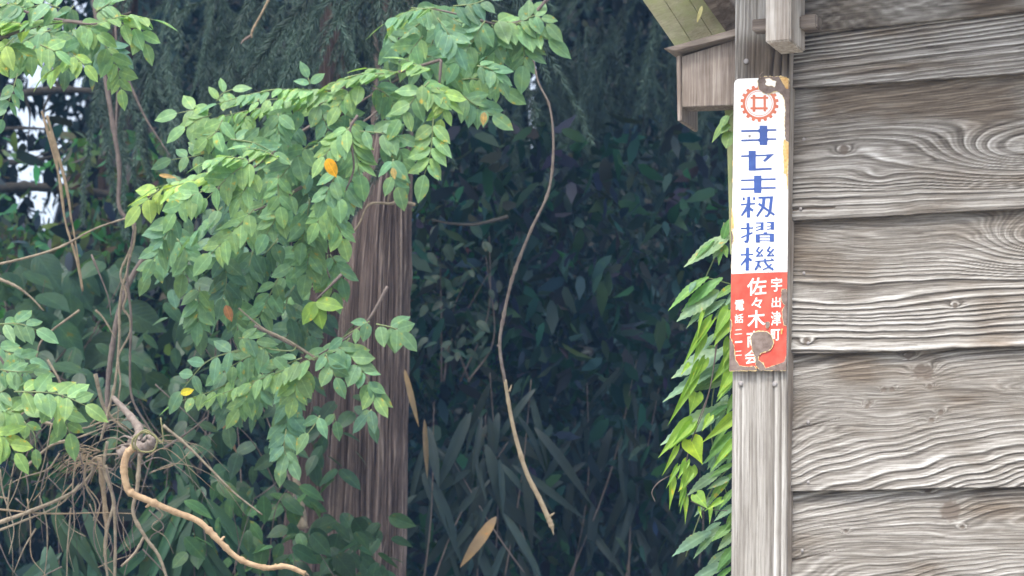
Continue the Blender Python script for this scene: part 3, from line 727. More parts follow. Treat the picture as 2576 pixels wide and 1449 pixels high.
link('bent_wire', tube([sgn(*C4(480, 100)) - Vector((0, .006, 0)), sgn(*C4(505, 55)) - Vector((0, .012, 0)), sgn(*C4(540, 10)) - Vector((0, .010, 0))], .0016, .001, 5, name='bent_wire', mat=M['rust']), post)

# ------------------------------------------------------------------ leaf shapes (unit length along x, width along y, normal +z)
def leaf_shape(name, outline, fold=.10, arch=.10, mat=None, curl=0):
    """outline: list of (t, half width)"""
    vs = []; fs = []
    for t, wd in outline:
        z0 = -arch * (t ** 1.6) + curl * math.sin(t * 5)
        for s in (-1, -.5, 0, .5, 1):
            vs.append((t, s * wd, z0 + fold * abs(s) * wd * 2 * (1 - .5 * abs(s)) ))
    n = len(outline)
    for i in range(n - 1):
        for j in range(4):
            a = i * 5 + j; fs.append((a, a + 5, a + 6, a + 1))
    return mesh(name, vs, fs, mat or M['leaf'], True)
OV = [(0, .01), (.05, .10), (.16, .20), (.34, .255), (.52, .25), (.68, .20), (.82, .12), (.93, .045), (1, .003)]
OVW = [(0, .01), (.05, .13), (.16, .24), (.34, .29), (.52, .285), (.68, .24), (.83, .14), (.93, .055), (1, .003)]
LANCE = [(0, .006), (.06, .035), (.18, .062), (.4, .075), (.6, .068), (.8, .042), (.92, .018), (1, .002)]
def serr(o, a=.03):
    out = []
    for i in range(21):
        t = i / 20
        w_ = np.interp(t, [q[0] for q in o], [q[1] for q in o]); out.append((t, max(.003, w_ + (a if i % 2 else -a * .4) * (0 < i < 19))))
    return out
HEART = [(-.14, .16), (-.12, .27), (-.02, .36), (.12, .40), (.3, .35), (.5, .24), (.7, .13), (.85, .06), (.93, .025), (1, .003)]
def heart_mesh():
    vs = []; fs = []
    for k, (t, wd) in enumerate(HEART):
        for s in (-1, -.5, 0, .5, 1):
            tt = t + (.15 * (1 - abs(s)) if k == 0 else .06 * (1 - abs(s)) if k == 1 else 0) - (0.04 if k == 0 and abs(s) == 1 else 0)
            vs.append((tt, s * wd, .22 * abs(s) * wd - .12 * max(t, 0) ** 1.5))
    for i in range(len(HEART) - 1):
        for j in range(4):
            a = i * 5 + j; fs.append((a, a + 5, a + 6, a + 1))
    return mesh('heart_leaf', vs, fs, M['leaf'], True)
LEAVES = [leaf_shape('leaf_a', OV, .12, .10), leaf_shape('leaf_b', OV, .22, .20), leaf_shape('leaf_c', OVW, .10, .16), leaf_shape('leaf_d', OV, .06, .28, curl=.02), leaf_shape('leaf_e', OVW, .18, .06, curl=.015)]
SERR = [leaf_shape('serrate_a', serr([(0, .01), (.1, .08), (.3, .15), (.5, .15), (.7, .10), (.85, .05), (1, .003)], .014), .14, .18), leaf_shape('serrate_b', serr([(0, .01), (.1, .06), (.3, .12), (.5, .13), (.7, .09), (.85, .04), (1, .003)], .013), .2, .3)]
HEARTS = [heart_mesh()]
BROAD = [leaf_shape('broad_a', [(0, .01), (.06, .18), (.2, .32), (.4, .36), (.6, .29), (.8, .15), (.92, .05), (1, .003)], .10, .15)]
BLADES = [leaf_shape('blade_a', LANCE, .25, .25, M['blade']), leaf_shape('blade_b', LANCE, .1, .45, M['blade'], curl=.02)]

def orient(pos, d, nrm, Ls, wid=1.0):
    x = d.normalized(); y = nrm.cross(x)
    if y.length < 1e-4: y = Vector((0, 1, 0)).cross(x)
    y.normalize(); z = x.cross(y)
    m = Matrix(((x.x * Ls, y.x * Ls * wid, z.x * Ls, pos.x), (x.y * Ls, y.y * Ls * wid, z.y * Ls, pos.y), (x.z * Ls, y.z * Ls * wid, z.z * Ls, pos.z), (0, 0, 0, 1)))
    return m
def jit(a): return Vector((random.uniform(-a, a), random.uniform(-a, a), random.uniform(-a, a)))
def put_leaf(parent, org, pos, d, nrm, Ls, meshes, col, wid=1.0, name='leaf'):
    o = bpy.data.objects.new(name, random.choice(meshes)); COL.objects.link(o)
    o.parent = parent; o.matrix_local = Matrix.Translation(-org) @ orient(pos, d, nrm, Ls, wid)
    o.color = (*col, 1); return o
def tint(base, var=.18, yel=0.0):
    k = 1 + random.uniform(-var, var); h = random.uniform(-.07, .08) + yel
    return (max(.005, base[0] * k * (1 + h * 1.6)), max(.005, base[1] * k * (1 + h * .3)), max(.004, base[2] * k * (1 - h)))
def px_len(px, d): return px * d / FP

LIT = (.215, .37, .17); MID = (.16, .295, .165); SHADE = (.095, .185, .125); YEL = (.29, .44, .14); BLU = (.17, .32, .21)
def frond(root, org, pts, d, n=5, Lp=58, col=MID, mode='f', d2=None, term=True, meshes=None, droop=.35, wid=1.0, ang=58):
    """a pinnate leaf: stalk through the pixels pts with n pairs of leaflets"""
    d2 = d if d2 is None else d2
    k = len(pts)
    P3 = [P(x, y, d + (d2 - d) * i / (k - 1)) for i, (x, y) in enumerate(pts)]
    path = smooth_path(P3, 6)
    o0 = path[0].copy()
    st = link('leaf_stalk', tube([p - o0 for p in P3], px_len(2.0, d), px_len(1.0, d), 5, name='leaf_stalk', mat=M['stalk'], n=5), root)
    st.location = o0 - org
    Ls0 = px_len(Lp * 1.04, d)
    if mode == 'f': N = (-FWD * .85 + UP * .45)
    elif mode == 'u': N = (-FWD * .35 + UP * 1.0)
    else: N = (-FWD * .6 + UP * .5 + RIGHT * (.5 if mode == 'r' else -.5))
    N = (N + jit(.15)).normalized()
    m = len(path) - 1
    for i in range(n):
        f = .12 + .84 * i / max(1, n - (0 if term else 1)); q = f * m; a = int(q); b_ = min(a + 1, m)
        pos = path[a].lerp(path[b_], q - a); t = (path[b_] - path[max(0, a - 1)]).normalized()
        for sgn_ in (-1, 1):
            if random.random() < .05: continue
            side = N.cross(t).normalized() * sgn_
            an = R(ang + random.uniform(-14, 10))
            dd = (t * math.cos(an) + side * math.sin(an)) + Vector((0, 0, -droop)) * random.uniform(.5, 1.3) + jit(.12)
            nn = (N + side * random.uniform(-.3, .1) + jit(.28)).normalized()
            Ls = Ls0 * random.uniform(.78, 1.08) * (.82 + .25 * math.sin(math.pi * min(1, f + .15)))
            c = tint(col, .20, .0)
            put_leaf(st, o0, pos + side * px_len(2, d) + nn * random.uniform(-.004, .004), dd, nn, Ls, meshes or LEAVES, c, wid * random.uniform(.88, 1.15))
    if term:
        t = (path[-1] - path[-3]).normalized()
        put_leaf(st, o0, path[-1], t + Vector((0, 0, -.15)) + jit(.08), (N + jit(.2)).normalized(), Ls0 * random.uniform(.95, 1.12), meshes or LEAVES, tint(col, .15), wid)
    return st
def branch(label, twig, d, fronds, name='leafy_branch', cat='branch', group='pinnate leafy vine branches', mat='vinedark', r=(4.5, 2.0), extra=None):
    """twig: list of (x, y[, depth]); fronds: dicts"""
    P3 = [P(t[0], t[1], t[2] if len(t) > 2 else d) for t in twig]
    org = P3[0].copy(); root = empty(name, org, label, cat, group)
    link('twig', tube([p - org for p in P3], px_len(r[0], d), px_len(r[1], d), 6, .3, name='twig', mat=M[mat]), root)
    for fr in fronds:
        fr = dict(fr); p = fr.pop('p'); dd = fr.pop('d', d + random.uniform(-.15, .12))
        st = frond(root, org, p, dd, **fr)
    return root, org
F = lambda *p, **k: dict(p=list(p), **k)

# B1 top left
branch('bright green leafy vine branch reaching in from the top left corner of the picture', [(-60, 120), (60, 75), (160, 55), (240, 60), (330, 30)], 7.9, [
    F((233, 67), (310, 40), (387, 50), n=5, Lp=62, col=LIT, mode='u'), F((300, 60), (345, 75), (365, 110), n=3, Lp=58, col=LIT),
    F((200, 60), (245, 85), n=3, Lp=60, col=LIT, mode='f'), F((262, 110), (292, 165), (305, 225), n=5, Lp=52, col=LIT),
    F((190, 140), (150, 165), (118, 185), n=3, Lp=55, col=YEL, mode='u'), F((185, 140), (215, 165), n=2, Lp=50, col=YEL),
    F((100, 112), (140, 130), n=2, Lp=60, col=LIT), F((90, 115), (60, 150), n=3, Lp=55, col=LIT), F((35, 95), (5, 130), (-10, 185), n=4, Lp=60, col=YEL),
    F((45, 185), (28, 240), (6, 300), n=5, Lp=42, col=BLU, mode='r'), F((170, 60), (110, 50), (50, 62), n=5, Lp=58, col=LIT, mode='u'), F((80, 66), (30, 55), (-10, 60), n=4, Lp=66, col=YEL, mode='u'),
    F((150, 20), (110, 10), (60, 25), n=4, Lp=60, col=MID), F((240, 30), (280, 5), n=3, Lp=50, col=MID), F((250, 90), (200, 105), n=3, Lp=50, col=MID), F((60, 20), (20, 5), n=3, Lp=64, col=MID), F((130, 90), (170, 110), n=3, Lp=56, col=MID),
    F((230, 105), (272, 118), (300, 135), n=4, Lp=46, col=SHADE, d=8.3), F((20, 120), (50, 125), n=3, Lp=52, col=LIT), F((130, 75), (85, 90), (50, 110), n=4, Lp=54, col=MID, d=8.1)])
# B2 upper right arch
branch('arching leafy vine branch at the top right of the main leaf cluster', [(1390, -20), (1330, 45), (1250, 60), (1170, 40), (1080, 20)], 8.3, [
    F((1097, 20), (1030, 28), (967, 60), n=5, Lp=62, col=MID, mode='u'), F((1034, 20), (1100, 28), (1164, 60), n=6, Lp=58, col=MID, mode='f', droop=.6), F((1070, 48), (1030, 78), (994, 110), n=4, Lp=66, col=MID),
    F((1064, 90), (1040, 120), (1027, 145), n=3, Lp=60, col=LIT), F((1237, 53), (1310, 62), (1380, 100), n=5, Lp=66, col=LIT, mode='f'), F((1304, 75), (1318, 120), (1316, 165), n=4, Lp=62, col=MID),
    F((1237, 62), (1250, 95), (1244, 133), n=4, Lp=58, col=MID), F((1220, 52), (1190, 100), (1150, 160), n=5, Lp=58, col=MID), F((1280, 62), (1278, 110), (1262, 150), n=4, Lp=56, col=MID),
    F((1225, 145), (1195, 130), (1160, 120), n=4, Lp=55, col=MID, mode='u'), F((1154, 200), (1210, 200), (1270, 228), n=5, Lp=58, col=LIT), F((1164, 240), (1200, 268), (1240, 290), n=4, Lp=56, col=MID),
    F((1120, 165), (1150, 210), (1170, 255), n=5, Lp=54, col=MID), F((1100, 45), (1128, 85), (1150, 120), n=4, Lp=56, col=BLU), F((1140, 15), (1190, 10), (1230, -5), n=4, Lp=56, col=SHADE), F((1060, 135), (1100, 150), (1130, 180), n=4, Lp=56, col=MID),
    F((1180, 60), (1210, 95), (1225, 135), n=4, Lp=56, col=MID, d=8.4), F((1300, 60), (1345, 40), (1375, 60), n=4, Lp=54, col=MID), F((1170, 70), (1130, 60), (1100, 75), n=4, Lp=58, col=MID, d=8.45),
    F((1200, 165), (1235, 175), (1255, 200), n=4, Lp=54, col=MID), F((1090, 100), (1075, 140), (1055, 170), n=4, Lp=56, col=MID, d=8.4)])
# B3 hanging clear frond right
branch('single long vine leaf hanging clear right of the cedar trunk, five neat pairs of leaflets', [(1110, 150), (1105, 210), (1095, 290)], 8.15, [
    F((1090, 296), (1084, 380), (1068, 440), n=5, Lp=64, col=LIT, droop=.45, ang=70), F((1080, 205), (1040, 250), (1005, 300), n=5, Lp=56, col=LIT), F((1100, 220), (1120, 250), (1110, 300), n=4, Lp=55, col=YEL), F((1060, 215), (1090, 235), n=3, Lp=56, col=LIT)])
# B4 ridge
branch('leafy vine ridge sloping down left along the top of the main leaf cluster', [(1110, 150), (1010, 180), (920, 200), (810, 232), (690, 232)], 8.2, [
    F((1085, 175), (1055, 165), (1020, 150), n=4, Lp=58, col=LIT, mode='u'), F((1010, 185), (960, 175), (925, 172), n=4, Lp=54, col=LIT, mode='u'), F((967, 185), (900, 188), (830, 213), n=7, Lp=54, col=LIT, mode='u'),
    F((930, 205), (885, 225), (850, 270), n=5, Lp=52, col=LIT), F((837, 227), (760, 225), (680, 225), n=7, Lp=52, col=LIT, mode='u', droop=.7), F((810, 240), (740, 245), (610, 258), n=8, Lp=52, col=LIT, mode='u', droop=.8),
    F((737, 262), (640, 275), (530, 300), n=8, Lp=54, col=LIT, mode='u', droop=.7), F((860, 278), (900, 320), (905, 350), n=4, Lp=54, col=MID), F((690, 225), (620, 240), (545, 262), n=6, Lp=50, col=MID, mode='u'),
    F((532, 287), (490, 278), (445, 285), n=2, Lp=60, col=LIT), F((530, 290), (500, 300), (465, 320), n=3, Lp=56, col=LIT), F((545, 255), (560, 235), (585, 225), n=2, Lp=48, col=LIT), F((780, 212), (775, 195), n=1, Lp=44, col=MID),
    F((940, 215), (975, 240), (990, 275), n=4, Lp=56, col=MID), F((800, 260), (815, 300), (825, 330), n=4, Lp=52, col=MID), F((700, 285), (700, 320), (705, 350), n=4, Lp=50, col=MID), F((620, 285), (610, 320), n=3, Lp=50, col=LIT),
    F((870, 215), (840, 245), (800, 262), n=5, Lp=52, col=LIT), F((760, 270), (720, 300), (690, 320), n=5, Lp=52, col=MID)])
# B5 centre
branch('hanging leafy vine branch at the centre of the cluster, beside the bright orange leaf', [(900, 290), (880, 330), (890, 420), (870, 480)], 8.05, [
    F((880, 300), (888, 360), (905, 440), n=6, Lp=62, col=LIT, mode='f', ang=66), F((880, 320), (845, 355), (815, 395), n=5, Lp=56, col=LIT), F((954, 360), (1000, 375), (1010, 440), n=4, Lp=62, col=MID),
    F((905, 330), (960, 335), (1005, 345), n=4, Lp=56, col=MID, mode='f'), F((883, 443), (862, 500), (841, 548), n=6, Lp=56, col=BLU), F((860, 490), (825, 520), (798, 560), n=4, Lp=58, col=LIT), F((813, 530), (850, 570), (862, 600), n=3, Lp=56, col=LIT),
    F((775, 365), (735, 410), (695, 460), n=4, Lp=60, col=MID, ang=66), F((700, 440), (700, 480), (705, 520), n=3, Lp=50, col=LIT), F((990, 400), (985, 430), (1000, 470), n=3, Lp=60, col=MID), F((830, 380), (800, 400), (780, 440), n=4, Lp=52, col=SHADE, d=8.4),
    F((850, 430), (830, 470), (815, 500), n=4, Lp=54, col=MID)])
# B6 far left bright
branch('brightest lime-lit leafy vine branch at the far left tip of the main cluster', [(700, 398), (640, 402), (560, 420), (490, 450)], 7.9, [
    F((560, 350), (520, 385), (430, 402), n=5, Lp=54, col=MID, ang=66), F((600, 415), (500, 440), (400, 470), n=8, Lp=54, col=LIT, mode='u'), F((560, 440), (480, 455), (375, 490), n=7, Lp=60, col=YEL, mode='u'),
    F((640, 400), (580, 440), (520, 500), n=5, Lp=58, col=LIT), F((511, 480), (470, 500), (440, 535), n=4, Lp=58, col=LIT), F((620, 400), (560, 395), (510, 410), n=5, Lp=50, col=LIT, mode='u'), F((445, 545), (415, 595), (385, 655), n=4, Lp=60, col=BLU, mode='r'),
    F((640, 430), (620, 470), (600, 500), n=4, Lp=52, col=LIT), F((400, 475), (375, 500), (352, 520), n=2, Lp=58, col=YEL), F((580, 350), (640, 360), (690, 385), n=5, Lp=48, col=MID), F((540, 330), (520, 345), n=2, Lp=48, col=LIT),
    F((700, 400), (665, 380), (620, 370), n=5, Lp=50, col=LIT, mode='u'), F((560, 300), (545, 330), (520, 350), n=2, Lp=50, col=LIT)])
# B7 mid
branch('leafy vine branch below the bright tip, pairs of broad leaflets fanned towards the viewer', [(760, 470), (690, 510), (640, 530)], 8.25, [
    F((640, 525), (580, 590), (530, 640), n=5, Lp=66, col=LIT, ang=64), F((670, 500), (640, 560), (620, 580), n=4, Lp=62, col=MID), F((740, 480), (700, 540), (670, 590), n=5, Lp=56, col=MID), F((560, 520), (520, 560), (480, 600), n=4, Lp=54, col=MID, mode='u'),
    F((445, 600), (470, 640), (460, 690), n=4, Lp=58, col=MID, ang=70), F((430, 610), (400, 650), (375, 690), n=3, Lp=56, col=MID), F((780, 500), (770, 560), (760, 610), n=4, Lp=54, col=MID)])
# B8 lower mid
branch('shaded leafy vine branch hanging against the left edge of the cedar trunk', [(800, 560), (810, 640), (830, 700)], 8.45, [
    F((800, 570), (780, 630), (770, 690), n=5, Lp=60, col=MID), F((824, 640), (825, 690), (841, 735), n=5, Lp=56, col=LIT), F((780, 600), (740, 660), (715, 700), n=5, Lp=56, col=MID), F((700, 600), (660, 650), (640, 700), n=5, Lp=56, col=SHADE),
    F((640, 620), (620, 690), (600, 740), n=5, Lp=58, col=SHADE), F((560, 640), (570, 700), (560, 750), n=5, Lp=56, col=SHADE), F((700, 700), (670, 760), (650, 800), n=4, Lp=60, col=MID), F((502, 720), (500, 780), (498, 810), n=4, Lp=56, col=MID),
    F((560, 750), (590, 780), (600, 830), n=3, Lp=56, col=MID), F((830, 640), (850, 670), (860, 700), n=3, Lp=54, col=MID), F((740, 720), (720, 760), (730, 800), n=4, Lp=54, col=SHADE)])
# B9 trifoliate
branch('trio of bright yellow-green leaflets in front of the left side of the cedar trunk', [(860, 690), (830, 720), (797, 752)], 7.95, [])
tri = bpy.data.objects['leafy_branch.008'] if 'leafy_branch.008' in bpy.data.objects else [o for o in bpy.data.objects if o.name.startswith('leafy_branch')][-1]
for (x, y, l_) in ((766, 805, 66), (812, 830, 70), (868, 770, 70)):
    a = P(795, 760, 7.95); b_ = P(x, y, 7.93); put_leaf(tri, tri.location, a, b_ - a, -FWD + UP * .5, px_len(l_, 7.95), [LEAVES[2]], (.17, .30, .05))
# B10 lower spray
branch('lower leafy vine spray with a long tapering leaf drooping in the middle', [(640, 820), (720, 860), (800, 903), (802, 905)], 8.1, [
    F((600, 880), (520, 910), (455, 985), n=4, Lp=60, col=BLU, ang=66), F((680, 880), (620, 900), (560, 935), n=5, Lp=52, col=MID), F((799, 897), (690, 940), (560, 990), n=8, Lp=54, col=LIT, mode='u', droop=.7), F((600, 950), (530, 985), (450, 1010), n=5, Lp=56, col=LIT, mode='u', droop=.8),
    F((728, 945), (722, 1050), (708, 1165), n=8, Lp=60, col=BLU, ang=55), F((760, 925), (750, 960), (740, 1000), n=4, Lp=56, col=LIT), F((760, 900), (700, 925), (650, 960), n=5, Lp=54, col=MID), F((805, 1045), (790, 1070), (775, 1090), n=1, Lp=56, col=MID),
    F((600, 850), (640, 860), (690, 900), n=4, Lp=50, col=MID), F((840, 1040), (845, 1060), n=1, Lp=46, col=MID), F((640, 960), (620, 1000), (600, 1030), n=4, Lp=54, col=LIT), F((720, 1080), (715, 1130), (730, 1160), n=3, Lp=54, col=BLU)])
# B11 on the trunk
branch('thin vine spray of rounded leaflets standing out against the cedar trunk', [(975, 720), (930, 800), (880, 845), (802, 893)], 8.0, [
    F((930, 808), (900, 825), (860, 850), n=2, Lp=44, col=MID), F((846, 868), (890, 905), (930, 960), n=5, Lp=58, col=MID, ang=62), F((946, 815), (990, 825), (1010, 838), n=3, Lp=56, col=MID, ang=70), F((925, 960), (935, 985), (945, 1000), n=2, Lp=60, col=LIT),
    F((935, 1030), (925, 1045), (930, 1060), n=2, Lp=58, col=SHADE), F((820, 890), (830, 920), (845, 950), n=2, Lp=54, col=MID), F((880, 850), (850, 880), (820, 885), n=3, Lp=50, col=MID)])
# B12 left bottom
branch('low leafy vine branch at the left edge, rounded oval leaflets above the tangle of twigs', [(-60, 850), (0, 900), (40, 975), (100, 1000)], 8.0, [
    F((0, 815), (50, 815), (92, 830), n=3, Lp=56, col=MID), F((35, 985), (140, 990), (215, 1020), n=6, Lp=66, col=LIT, ang=66), F((-20, 1030), (20, 1035), (60, 1030), n=3, Lp=64, col=LIT), F((-20, 1090), (10, 1100), (40, 1140), n=4, Lp=62, col=YEL),
    F((-10, 870), (30, 890), (75, 905), n=4, Lp=54, col=MID), F((0, 930), (40, 935), (85, 935), n=4, Lp=54, col=MID), F((60, 1060), (85, 1090), (90, 1130), n=1, Lp=46, col=LIT), F((120, 1000), (160, 1050), (175, 1090), n=3, Lp=62, col=LIT), F((-20, 1000), (20, 975), n=2, Lp=56, col=MID)])
# inner branches that close the cluster
random.seed(91)
def inner(label, boxes, d, twig, cols, lp=(50, 60)):
    fr = []
    for (x0, y0, x1, y1, n_) in boxes:
        for i in range(n_):
            x, y = random.uniform(x0, x1), random.uniform(y0, y1); a = R(random.uniform(200, 290)); l_ = random.uniform(70, 120)
            fr.append(F((x, y), (x + l_ * .5 * math.cos(a), y - l_ * .45 * math.sin(a)), (x + l_ * math.cos(a) * .9, y - l_ * math.sin(a)), n=random.choice((4, 5, 5)), Lp=random.uniform(*lp), col=random.choice(cols), mode=random.choice('ffflr'), d=d + random.uniform(-.2, .2)))
    branch(label, twig, d, fr)
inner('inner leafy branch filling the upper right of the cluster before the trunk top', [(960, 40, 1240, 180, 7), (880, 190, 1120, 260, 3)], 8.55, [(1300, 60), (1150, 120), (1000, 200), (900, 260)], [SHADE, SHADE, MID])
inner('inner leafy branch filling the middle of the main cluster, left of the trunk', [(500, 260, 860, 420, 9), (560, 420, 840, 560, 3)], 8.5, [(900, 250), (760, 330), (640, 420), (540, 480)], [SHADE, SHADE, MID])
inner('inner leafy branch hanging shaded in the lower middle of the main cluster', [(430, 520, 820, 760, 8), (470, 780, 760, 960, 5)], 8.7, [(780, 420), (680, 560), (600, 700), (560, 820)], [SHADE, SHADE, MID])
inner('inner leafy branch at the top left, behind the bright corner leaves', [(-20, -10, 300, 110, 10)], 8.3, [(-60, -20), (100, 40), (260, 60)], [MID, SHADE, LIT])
# dead, orange and yellow leaflets caught in the cluster
def single(name, label, x, y, ang, lp, col, d=7.85, meshes=None, wid=1, nr=None):
    o = bpy.data.objects.new(name, random.choice(meshes or LEAVES)); COL.objects.link(o)
    dd = RIGHT * math.cos(R(ang)) + R3 @ Vector((0, 1, 0)) * math.sin(R(ang))
    o.matrix_world = orient(P(x, y, d), dd, nr or (-FWD + UP * .2), px_len(lp, d), wid); o.color = (*col, 1)
    tag(o, label, 'leaf', 'discoloured leaves caught in the vine')
single('withered_leaf', 'bright orange-yellow leaf in the middle of the leaf cluster', 822, 400, -62, 52, (.72, .36, .02), 7.8)
single('withered_leaf', 'brown curled dead leaf hanging at the left below the bright tip', 568, 768, -70, 44, (.36, .17, .09), 7.9)
single('withered_leaf', 'small clear yellow leaf at the left tip of the lower spray', 455, 990, 18, 34, (.55, .48, .04), 7.8)
single('withered_leaf', 'tan blotched leaf at the right end of the arching branch', 1218, 282, -95, 34, (.52, .36, .16), 7.9)
single('withered_leaf', 'pale tan patch leaf low in the centre, beside the hanging frond', 988, 422, -80, 30, (.5, .38, .16), 7.8)
single('withered_leaf', 'light brown shrivelled leaf at the left tip of the bright branch', 400, 440, -8, 44, (.46, .30, .14), 7.8, wid=.5)

# ------------------------------------------------------------------ cedar trunks
def trunk_obj(name, label, ctr, hw, d, group=None, seed=0, nu=640, nv=300, col=1.0):
    """ctr: [(x,y)], hw: half widths in pixels"""
    Ys = [c[1] for c in ctr]
    ys = np.concatenate([np.linspace(-500, 1600, nv)])
    cxs = np.interp(ys, Ys, [c[0] for c in ctr]); hws = np.interp(ys, Ys, hw)
    th = np.linspace(0, 2 * math.pi, nu, endpoint=False)
    C_ = [P(cx_, y_, d) for cx_, y_ in zip(cxs, ys)]
    base = Vector((C_[-1].x, C_[-1].y, 0))
    z = np.array([c.z for c in C_]); TH, Zg = np.meshgrid(th, z, indexing='ij')
    tw = Zg * .10 + .25 * vnoise(Zg * .7, Zg * 0, seed + 9) + .05 * vnoise(Zg * 3.1, np.round(TH * 2.2), seed + 12)
    a = (TH + tw) * 14; 
    def pn(s, zs, sd):   # noise periodic-ish in angle by sampling a circle wide enough
        return vnoise((TH + tw) / (2 * math.pi) * s + 50, Zg * zs, sd)
    n1 = 1 - np.abs(pn(44, 1.5, seed)); n2 = 1 - np.abs(pn(120, 3.2, seed + 3)); n3 = pn(260, 6, seed + 5)
    flute = pn(7, .35, seed + 7)
    prof = np.clip(.22 * n1 ** 2 + .44 * n2 ** 2 + .20 + .26 * n3, 0, 1)
    rad = np.interp(Zg.ravel(), z[::-1], (hws * d / FP)[::-1]).reshape(Zg.shape)
    rr = rad * (1 + .05 * flute) - .010 + .015 * prof
    cx3 = np.array([c.x for c in C_])[None, :]; cy3 = np.array([c.y for c in C_])[None, :]
    V = np.stack([cx3 + rr * np.cos(TH) - base.x, cy3 + rr * np.sin(TH) - base.y, Zg], -1)
    root = empty(name, base, label, 'tree', group)
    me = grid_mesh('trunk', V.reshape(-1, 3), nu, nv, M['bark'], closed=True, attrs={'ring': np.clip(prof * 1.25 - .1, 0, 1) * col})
    me.flip_normals() if me.polygons[0].normal.dot(Vector(V[0, 0])) < 0 and False else None
    link('trunk', me, root)
    # the trunk goes on to the ground as a plain flare
    rb = rr[:, -1].mean(); zb = z[-1]
    low = tube([Vector((0, 0, zb + .02)), Vector((0, 0, zb / 2)), Vector((0, 0, -.1))], float(rb) * .97, float(rb) * 1.35, 24, name='root_flare', mat=M['bark'], n=4)
    link('root_flare', low, root)
    return root
cedar = trunk_obj('cedar_tree', 'tall cedar with fibrous purplish-brown bark, its trunk rising behind the leaf cluster', [(990, -500), (986, 350), (962, 560), (945, 800), (932, 1100), (918, 1600)], [44, 50, 72, 86, 92, 98], 9.6, seed=1)
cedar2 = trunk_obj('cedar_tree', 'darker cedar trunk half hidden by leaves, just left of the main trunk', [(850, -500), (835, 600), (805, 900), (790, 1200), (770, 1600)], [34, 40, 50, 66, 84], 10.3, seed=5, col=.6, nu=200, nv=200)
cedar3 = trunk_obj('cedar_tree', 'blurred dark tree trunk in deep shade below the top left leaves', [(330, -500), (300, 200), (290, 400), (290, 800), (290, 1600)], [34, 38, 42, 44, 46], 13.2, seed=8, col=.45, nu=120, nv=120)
# small broken stub leaning on the trunk
stub = empty('dead_stub', P(758, 1330, 9.4), 'short pale dead stump sticking up at the foot of the darker trunk', 'stump')
link('stub_wood', tube([Vector(), P(752, 1270, 9.4) - stub.location, P(745, 1200, 9.4) - stub.location], px_len(19, 9.4), px_len(9, 9.4), 8, .1, name='stub_wood', mat=M['vine'], rough=.3), stub)

# ------------------------------------------------------------------ hanging conifer boughs
def bough_mesh(seed, nstr=9, Ls=.38):
    """drooping bough: thin tails thick with needles, in local metres, hanging down from the origin"""
    rnd = random.Random(seed); V = []; F_ = []; C_ = []
    def tail(p, d0, ln, w_):
        p = p.copy(); n = int(ln / .006); d = d0.copy(); c0 = rnd.uniform(.45, 1.35)
        for k in range(n):
            d = (d + Vector((0, 0, -.045)) + Vector([rnd.uniform(-.05, .05) for _ in range(3)])).normalized()
            p = p + d * .006; f = k / n
            wl = w_ * (1 - .55 * f) * min(1, f * 5 + .4) + .006
            for q in range(9):
                a = rnd.uniform(0, 6.28); s = Vector((math.cos(a), math.sin(a) * .8, 0)); s = (s + d * 1.1).normalized()
                b_ = s.cross(Vector((rnd.uniform(-1, 1), rnd.uniform(-1, 1), rnd.uniform(-1, 1)))).normalized() * .0017
                i0 = len(V); V.extend([p - b_, p + b_, p + s * wl * rnd.uniform(.5, 1.1)]); F_.append((i0, i0 + 1, i0 + 2))
                c = c0 * rnd.uniform(.7, 1.3) * (1 + .5 * f); C_.append((.040 * c, .068 * c, .056 * c))
    for s in range(nstr):
        a = rnd.uniform(-1, 1); p = Vector((a * Ls * .5, rnd.uniform(-.1, .1), -abs(a) * .08)); d = Vector((a * .8 + rnd.uniform(-.25, .25), rnd.uniform(-.3, .1), -.6)).normalized()
        tail(p, d, Ls * rnd.uniform(.5, 1.1), rnd.uniform(.024, .036))
    me = mesh('bough', V, F_, M['needle'])
    at = me.attributes.new('tint', 'FLOAT_COLOR', 'FACE')
    at.data.foreach_set('color', np.array([(*c, 1) for c in C_], dtype=np.float32).ravel())
    return me
BM = [bough_mesh(k, 4 + k % 3, .40 + .07 * (k % 3)) for k in range(6)]
def conifer(label, spots, d, stem):
    org = P(stem[0][0], stem[0][1], d + .6); root = empty('conifer', org, label, 'tree', 'conifers with drooping needle boughs')
    for i, (x, y, s) in enumerate(spots):
        p = P(x, y, d + random.uniform(-.12, .12) * (1 if d < 9.5 else 4))
        o = link('bough', BM[i % 6], root); o.location = p - org; o.rotation_mode = 'ZYX'; o.rotation_euler = (random.uniform(-.3, .3), random.uniform(-.65, .65), random.uniform(-.5, .5) + random.choice((0, math.pi))); o.scale = (s,) * 3
    link('limb', tube([P(x, y, d + .2) - org for x, y in stem], .03, .012, 7, name='limb', mat=M['vinedark']), root)
random.seed(11)
def spread(x0, x1, y0, y1, n, s0, s1):
    out = []
    for i in range(n):
        out.append((random.uniform(x0, x1), y0 + (y1 - y0) * random.random() ** 1.3, random.uniform(s0, s1)))
    return out
conifer('conifer with long drooping grey-green boughs filling the top between the two leaf clusters', spread(400, 930, -140, 150, 19, .8, 1.4), 10.4, [(380, -160), (560, -150), (760, -170), (950, -150)])
conifer('dark conifer boughs hanging behind the left leaf cluster', spread(330, 560, -60, 230, 9, .8, 1.2), 10.8, [(300, -160), (420, -100), (560, -120)])
conifer('dark conifer boughs hanging in front of the top of the cedar trunk', [(930, -130, 1.1), (960, -70, 1.0), (990, -100, 1.2), (1020, -60, 1.0), (1050, -110, 1.2), (900, -90, 1.1), (945, -20, .8), (975, 10, .8)] + spread(880, 1100, -150, 0, 5, .9, 1.3), 8.95, [(850, -160), (980, -150), (1120, -160)])
